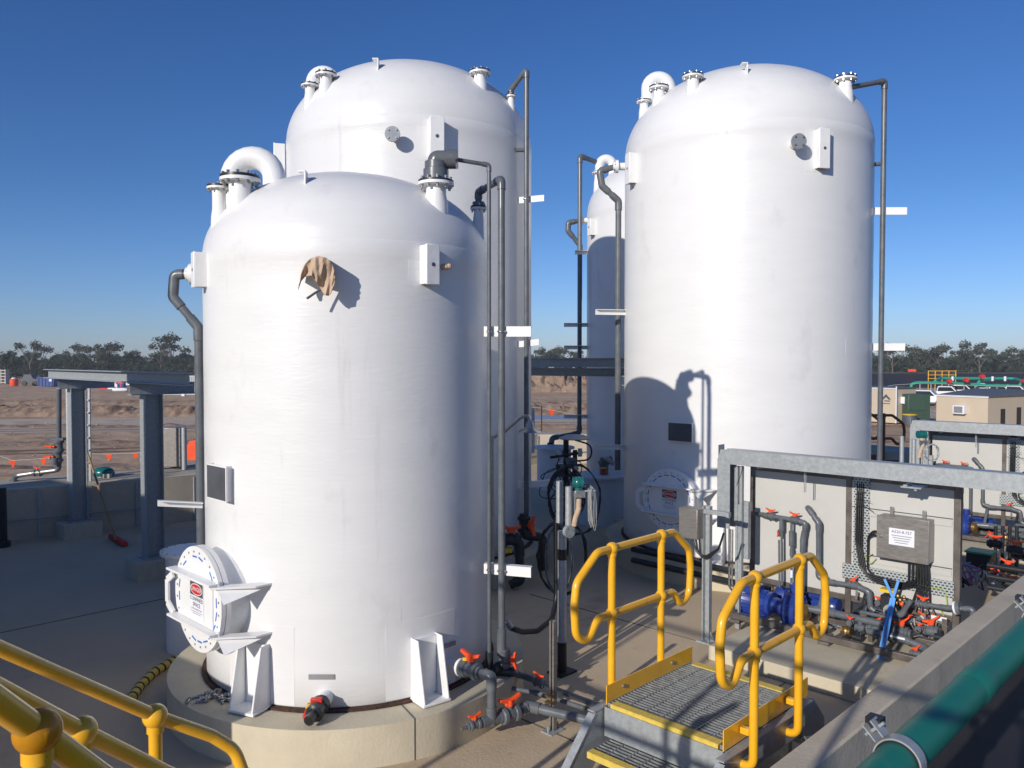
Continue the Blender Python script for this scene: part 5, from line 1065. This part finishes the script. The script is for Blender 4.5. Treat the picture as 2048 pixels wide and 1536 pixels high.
# ------------------------------------------------------------------ left yard: skip, containers, stockpile, bunting
def place(px, py, z=ZG): p = G(px, py, z); return V((p.x, p.y, z))
X3 = (V((1, 0, 0)), V((0, 1, 0)), Z)
q = place(91, 774); T = thing('skip_bin', q, 'blue skip bin in the left yard below the trees', 'skip'); m = MB(); m.prism([q + V((-1.5, 0, .1)), q + V((1.5, 0, .1)), q + V((1.7, 0, 1.9)), q + V((-1.7, 0, 1.9))], (0, 2, 0))
for k in range(5): m.box(q + V((-1.3 + .65 * k, -.04, 1)), (.1, .1, 1.7))
m.build('body', 'skip_blue', T); m = MB(); m.box(q + V((1.0, -.1, 1.3)), (.5, .03, .5)); m.build('label_plate', 'paper', T)
q = place(28, 773); T = thing('orange_tank', q, 'orange and white tank left of the blue skip', 'tank'); m = MB(); m.lathe(q, [(.7, .1), (.75, .2), (.75, 1.3), (.4, 1.6)], 16); m.build('tank_body', 'orange', T); m = MB(); m.lathe(q + Z * 1.3, [(.5, 0), (.5, .3), (.2, .5)], 14); m.build('cap', 'paper', T)
q = place(60, 772); T = thing('machine', q, 'dark parked machine between the orange tank and the blue skip', 'machine'); m = MB(); m.prism([q + V((-1.9, 0, .5)), q + V((1.6, 0, .5)), q + V((1.6, 0, 1.3)), q + V((.6, 0, 1.5)), q + V((.2, 0, 2.3)), q + V((-1.2, 0, 2.3)), q + V((-1.6, 0, 1.3))], (0, 2, 0)); m.build('body', 'black_plate', T)
for k in (-1.1, 1.0): m = MB(); m.cyl(q + V((k, -.2, .5)), q + V((k, .2, .5)), .5, n=14); m.build('wheel', 'rubber', T)
q = place(6, 768); m = MB()
for k in range(5): m.box(q + V((0, 0, .35 + .65 * k)), (2.2, 1.5, .25))
for k in (-.9, 0, .9): m.box(q + V((k, 0, 1.6)), (.2, 1.4, 3.1))
m.build('pallet_stack', 'rubble', label='tall stack of pale pallets at the left edge of the yard', cat='pallets')
r3 = random.Random(6)
lbs = ['white sheeted bundle', 'pile of grey pipes', 'red crate', 'orange drum', 'pale timber stack', 'white bag', 'grey steel rack', 'red and white barrier', 'blue drum', 'flat white panel']
cols = ['paper', 'tape', 'red', 'orange', 'rubble', 'paper', 'galv', 'red', 'skip_blue', 'paper']
for i in range(10):
    px = 196 + i * 6.3; q = place(px, 770 + (i % 3) * 4); m = MB(); s = r3.uniform(.8, 1.6)
    if i % 5 == 1:
        for k in range(7): m.cyl(q + V((-s, k * .25, .25)), q + V((s, k * .25, .25)), .12, n=8)
    elif i % 5 == 3: m.lathe(q, [(.35, 0), (.38, .3), (.36, .6), (.38, .9), (.3, .95)], 12)
    else: m.box(q + Z * s * .35, (s * 1.3, 1, s * .7)); m.box(q + Z * (s * .7 + .12), (s * .9, .8, .2)); m.box(q + Z * .05, (s * 1.5, 1.2, .1))
    m.build('stored_item', cols[i], label=lbs[i] + ' in the stockpile behind the left columns', cat='stored goods', bevel=.04)
m = MB(); q = place(240, 783); m.lathe(q + V((-1.2, 0, .3)), [(.2, 0), (.3, .3), (.3, 2.0), (.2, 2.4)], 12, ax=V((1, 0, 0))); m.build('gas_bottle', 'paper', label='white gas bottle lying on the ground in front of the stockpile', cat='bottle')
q = place(345, 792); T = thing('site_container', q, 'grey corrugated container behind the rack beam near the nearest tank', 'container'); m = MB(); m.box(q + V((0, 1.2, 1.5)), (9.5, 2.4, 2.8))
for k in range(38): m.box(q + V((-4.6 + .25 * k, -.03, 1.5)), (.12, .06, 2.5))
m.build('body', 'galv', T); m = MB(); m.box(q + V((1.55, -.12, 1.4)), (.45, .06, 2.8)); m.build('door_post', 'paper', T)
def bunting(label, pts, posts, fl):
    T = thing('bunting_line', posts[0], label, 'bunting'); m = MB(); m.tube(pts, .010, n=5); m.build('cord', 'cable_white', T)
    for p in posts: m = MB(); m.cyl(V((p.x, p.y, ZG)), p, .03, n=6); m.build('star_picket', 'rust', T)
    for p, s in fl: m = MB(); m.prism([p + V((-s * .5, 0, 0)), p + V((s * .5, 0, 0)), p + V((s * .05, .05, -s * 1.05))], (0, .01, 0)); m.build('flag', 'orange', T)
d = 30
bunting('orange flag bunting strung beyond the left bund wall', [P(-20, 905, d), P(25, 921, d), P(86, 917, d), P(150, 908, d), P(216, 908, d), P(270, 906, d), P(330, 900, d)], [P(-20, 905, d), P(150, 905, d), P(330, 898, d)], [(P(24, 921, d), .28), (P(86, 917, d), .27), (P(217, 909, d), .25), (P(270, 907, d), .22)])
d = 34
bunting('orange flag bunting on a rusty picket between the two rear tanks', [P(1040, 812, d), P(1083, 816, d), P(1103, 820, d), P(1165, 832, d)], [P(1083, 812, d)], [(P(1103, 820, d), .28)])
# ------------------------------------------------------------------ right: huts, cabinet, cars, green pipes
def hut(label, q, w1, d1, h, ax, roofrise=.0, ac=None, logo=None, wins=(), gable=False):
    T = thing('site_hut', q, label, 'hut'); a, b, _ = ax   # a along front face, b away
    m = MB(); m.box(q + a * w1 / 2 + b * d1 / 2 + Z * (h / 2 + .1), (w1, d1, h), ax); m.build('walls', 'hut_cream', T)
    m = MB()
    if gable: m.prism([q - a * .1 + Z * (h + .1), q + a * (w1 + .1) + Z * (h + .1), q + a * w1 / 2 + Z * (h + .1 + roofrise)], b * (d1 + .2))
    else: m.prism([q - b * .1 - a * .12 + Z * (h + .1), q - a * .12 + b * (d1 + .1) + Z * (h + .1), q - a * .12 + b * d1 / 2 + Z * (h + .1 + roofrise)], a * (w1 + .24))
    m.build('roof', 'hut_roof', T); m = MB(); m.box(q + a * w1 / 2 - b * .04 + Z * (h + .07), (w1 + .1, .05, .10), ax); m.build('gutter', 'paper', T)
    for (t, z, ww, hh, f) in wins:
        m = MB(); c = q + (a * t - b * .02 if f == 0 else a * (w1 + .02) + b * t) + Z * z; m.box(c, (ww, .04, hh) if f == 0 else (.04, ww, hh), ax); m.build('window', 'glass', T)
    if ac:
        for (t, z, f) in ac:
            c = q + (a * t - b * .18 if f == 0 else a * (w1 + .18) + b * t) + Z * z; m = MB(); m.box(c, (.75, .36, .55) if f == 0 else (.36, .75, .55), ax); k = m.build('air_conditioner', 'paper', T, bevel=.03)
            m = MB(); m.box(c + (-b * .182 if f == 0 else a * .182), (.55, .01, .4) if f == 0 else (.01, .55, .4), ax); m.build('grille', 'tape', k)
    return T
a2 = V((math.cos(R_(-60)), math.sin(R_(-60)), 0)); b2 = V((-a2.y, a2.x, 0)); AX = (a2, b2, Z)
q = P(1722, 800, 66); q.z = ZG; T = hut('cream site hut with a dark chevron logo right of the tall tank', q, 3.1, 2.6, 2.75, AX, .12, ac=[(1.0, 1.9, 1)])
c = q + a2 * 2.3 - b2 * .03 + Z * 1.95; m = MB(); s = .62; m.prism([c + a2 * -.42, c + a2 * .0 + Z * .42, c + a2 * .42, c + a2 * .22, c + a2 * 0 + Z * .2, c + a2 * -.22], -b2 * .02); m.box(c - Z * .12 + a2 * .1, (.5, .02, .07), AX); m.box(c - Z * .33, (.7, .02, .05), AX); m.build('logo', 'black_plate', T)
m = MB(); p = q + a2 * 3.2 + Z * 1.4 - b2 * .05; m.cyl(p - Z * 1.3, p + Z * 1.6, .05, n=8); m.build('downpipe', 'paper', T)
a3 = V((math.cos(R_(-60)), math.sin(R_(-60)), 0)); b3 = V((-a3.y, a3.x, 0)); AX3 = (a3, b3, Z); q = P(1873, 792, 52); q.z = ZG
T = hut('cream site hut with a curved dark roof at the right edge', q, 3.3, 9, 2.72, AX3, .35, ac=[(1.65, 1.95, 0)], wins=((1.6, 1.45, .45, 1.15, 1), (3.4, 1.5, .45, 1.15, 1), (5.4, 1.5, .45, 1.15, 1)))
q = place(1816, 850); T = thing('green_tank', q, 'dark green steel fuel cabinet between the two cream huts', 'cabinet'); m = MB(); m.box(q + V((.85, .8, 1.25)), (1.75, 1.6, 2.3)); m.build('body', 'green_tank', T, bevel=.04); m = MB(); m.box(q + V((.7, -.02, 1.75)), (1.35, .05, 1.25)); m.box(q + V((.7, -.02, .55)), (1.35, .04, .7)); m.build('door', 'green_tank', T, bevel=.03)
q = place(1808, 850) + V((0, -.9, 0)); T = thing('drum', q, 'black drum with a yellow rim in front of the green cabinet', 'drum'); m = MB(); m.lathe(q, [(.5, 0), (.52, .4), (.5, .85)], 18); m.build('body', 'black_plate', T); m = MB(); m.lathe(q + Z * .85, [(.54, 0), (.54, .06), (.3, .08)], 18); m.build('rim', 'gold', T)
q = place(1836, 852) + V((0, -.9, 0)); m = MB(); m.lathe(q, [(.26, 0), (.28, .25), (.24, .5), (.1, .55)], 14); m.build('blue_container', 'blue_strap', label='small pale blue jerry container at the foot of the green cabinet', cat='container')
def ute(name, q, yaw, label):
    T = thing(name, q, label, 'car'); a = V((math.cos(yaw), math.sin(yaw), 0)); b = V((-a.y, a.x, 0)); ax = (a, b, Z)
    pf = [(-2.6, .45), (-2.6, 1.05), (-.95, 1.08), (-.80, 1.78), (.75, 1.78), (1.35, 1.15), (2.4, 1.0), (2.5, .45)]
    m = MB(); m.prism([q + a * x + Z * z - b * .9 for x, z in pf], b * 1.8); m.build('body', 'car_white', T, bevel=.06)
    m = MB(); g = [(-.85, 1.15), (-.72, 1.68), (.68, 1.68), (1.15, 1.17)]; m.prism([q + a * x + Z * z - b * .91 for x, z in g], b * 1.82); m.build('side_windows', 'glass', T)
    m = MB(); m.prism([q + a * .80 + Z * 1.74 - b * .8, q + a * 1.36 + Z * 1.17 - b * .8, q + a * 1.39 + Z * 1.19 - b * .8, q + a * .84 + Z * 1.76 - b * .8], b * 1.6); m.build('windscreen', 'glass', T)
    for x in (-1.6, 1.6):
        for s in (-1, 1): m = MB(); m.cyl(q + a * x + b * s * .72 + Z * .38, q + a * x + b * s * .93 + Z * .38, .38, n=18); w_ = m.build('wheel', 'rubber', T); m = MB(); m.cyl(q + a * x + b * s * .92 + Z * .38, q + a * x + b * s * .94 + Z * .38, .22, n=14); m.build('rim', 'steel_bolt', w_)
    m = MB(); m.box(q + a * 2.52 + Z * .62, (.08, 1.7, .25), ax); m.build('bumper', 'tape', T)
    for s in (-1, 1): m = MB(); m.box(q + a * 2.47 + b * s * .7 + Z * .88, (.08, .3, .16), ax); m.build('headlight', 'steel_bolt', T)
    return T
u = ute('parked_car', place(1848, 812), R_(-35), 'white wagon parked behind the dark green cabinet')
for px, py, yaw, lab in ((1890, 800, -30, 'second white pickup to the right of the one behind the green cabinet'), (1918, 796, -25, 'third white pickup along the row left of the green pipes'), (1935, 793, -25, 'fourth small white pickup in the middle of the distant row'), (1955, 791, -20, 'white car with only its roof showing above the dark hut roof'), (1992, 797, -25, 'white double cab pickup above the left part of the hut roof'), (2026, 799, -30, 'white double cab pickup furthest right near the photo edge')):
    c = copy_tree(u); c.location = place(px, py); c['label'] = lab; c.rotation_euler = (0, 0, R_(yaw + 35))
q = thing('pipeline', place(1900, 790), 'long green pipeline manifold on posts in front of the black lined bank', 'pipeline')
d = 105
for pts in ([(1822, 785), (1822, 768), (1835, 765), (1900, 766), (1975, 771), (2040, 772), (2044, 762), (2030, 757), (1960, 757), (1880, 756), (1870, 763)], [(1955, 768), (1960, 761), (1990, 759)]):
    m = MB(); m.tube([P(x, y, d + (4 if y < 760 else 0)) for x, y in pts], .19, .8, 10); m.build('pipe_run', 'green_far', q)
for x in range(1840, 2040, 22): m = MB(); p = P(x, 768, d); m.cyl(V((p.x, p.y, ZG)), p, .07, n=6); m.build('pipe_stand', 'tape', q)
for x, y in ((1962, 753), (1930, 760), (2046, 762), (1897, 762)): m = MB(); p = P(x, y, d - 1); m.cyl(p, p - V((0, .5, 0)), .28, n=12); m.cyl(p, p + V((0, .5, 0)), .08, n=8); m.build('handwheel', 'red', q)
for x in (1905, 1985, 2010): m = MB(); p = P(x, 762, d); m.cyl(p, p + Z * .6, .15, n=8); m.build('vent_valve', 'paper', q)
T = thing('access_platform', place(1885, 775), 'small orange yellow access platform above the green pipeline', 'platform'); q = P(1884, 757, 112)
for k in range(5): m = MB(); p = q + V((-1.9 + .95 * k, 0, 0)); m.cyl(p - Z * 2.5, p + Z * 1.1, .05, n=6); m.build('post', 'yellow', T)
for z in (0, .5, 1.05): m = MB(); m.bar(q + V((-2, 0, z)), q + V((2, 0, z)), .08, .08); m.build('rail', 'yellow', T)
p = P(1735, 776, 80); m = MB(); m.tube([P(1735, 778, 80), P(1790, 770, 78), P(1850, 766, 75), P(1950, 771, 70), P(2048, 774, 66)], .02, n=5); T = m.build('overhead_cable', 'cable_white', label='pale cable strung above the parked cars at right', cat='cable')
T = thing('road_sign', P(1797, 775, 70) - Z * 2, 'orange warning marker on the crest of the black bank', 'marker'); p = P(1824, 744, 158); m = MB(); m.box(p + Z * .3, (1.6, .1, .5)); m.build('board', 'orange', T); m = MB(); m.cyl(p - Z * .4, p + Z * .2, .06, n=6); m.build('post', 'rust', T)

# light air haze over the far ground
m = MB(); m.box((0, 330, 4.8), (1500, 760, 16.4)); o = m.build('haze', 'haze', kind='stuff', label='thin dusty air over the site')

for pts in ([(-60, 52), (-20, 60), (40, 68)], [(-60, 54), (-20, 62), (40, 70)], [(-40, 40), (-10, 47), (30, 50)], [(-40, 41.8), (-10, 48.8), (30, 51.8)]):
    strip('wheel_track', 'mound', pts, .35, ZG + .03, kind='structure')
m = MB(); r5 = random.Random(31)
for _ in range(1500):
    y = r5.uniform(24, 110); x = r5.uniform(-.70, .75) * y; s = r5.uniform(.02, .075) * (1 + y / 90); c = V((x, y, ZG + s * .2)); a = r5.uniform(0, 6)
    q = [c + V((math.cos(a + k * 1.5708) * s * r5.uniform(.6, 1.2), math.sin(a + k * 1.5708) * s * r5.uniform(.6, 1.2), 0)) for k in range(4)] + [c + V((0, 0, s * .7)), c - V((0, 0, s * .4))]
    m.add(q, [(0, 1, 4), (1, 2, 4), (2, 3, 4), (3, 0, 4), (1, 0, 5), (2, 1, 5), (3, 2, 5), (0, 3, 5)])
m.build('stones', 'dirt', label='loose stones and clods strewn over the bare earth', cat='stones', kind='stuff', loc=(0, 0, ZG))
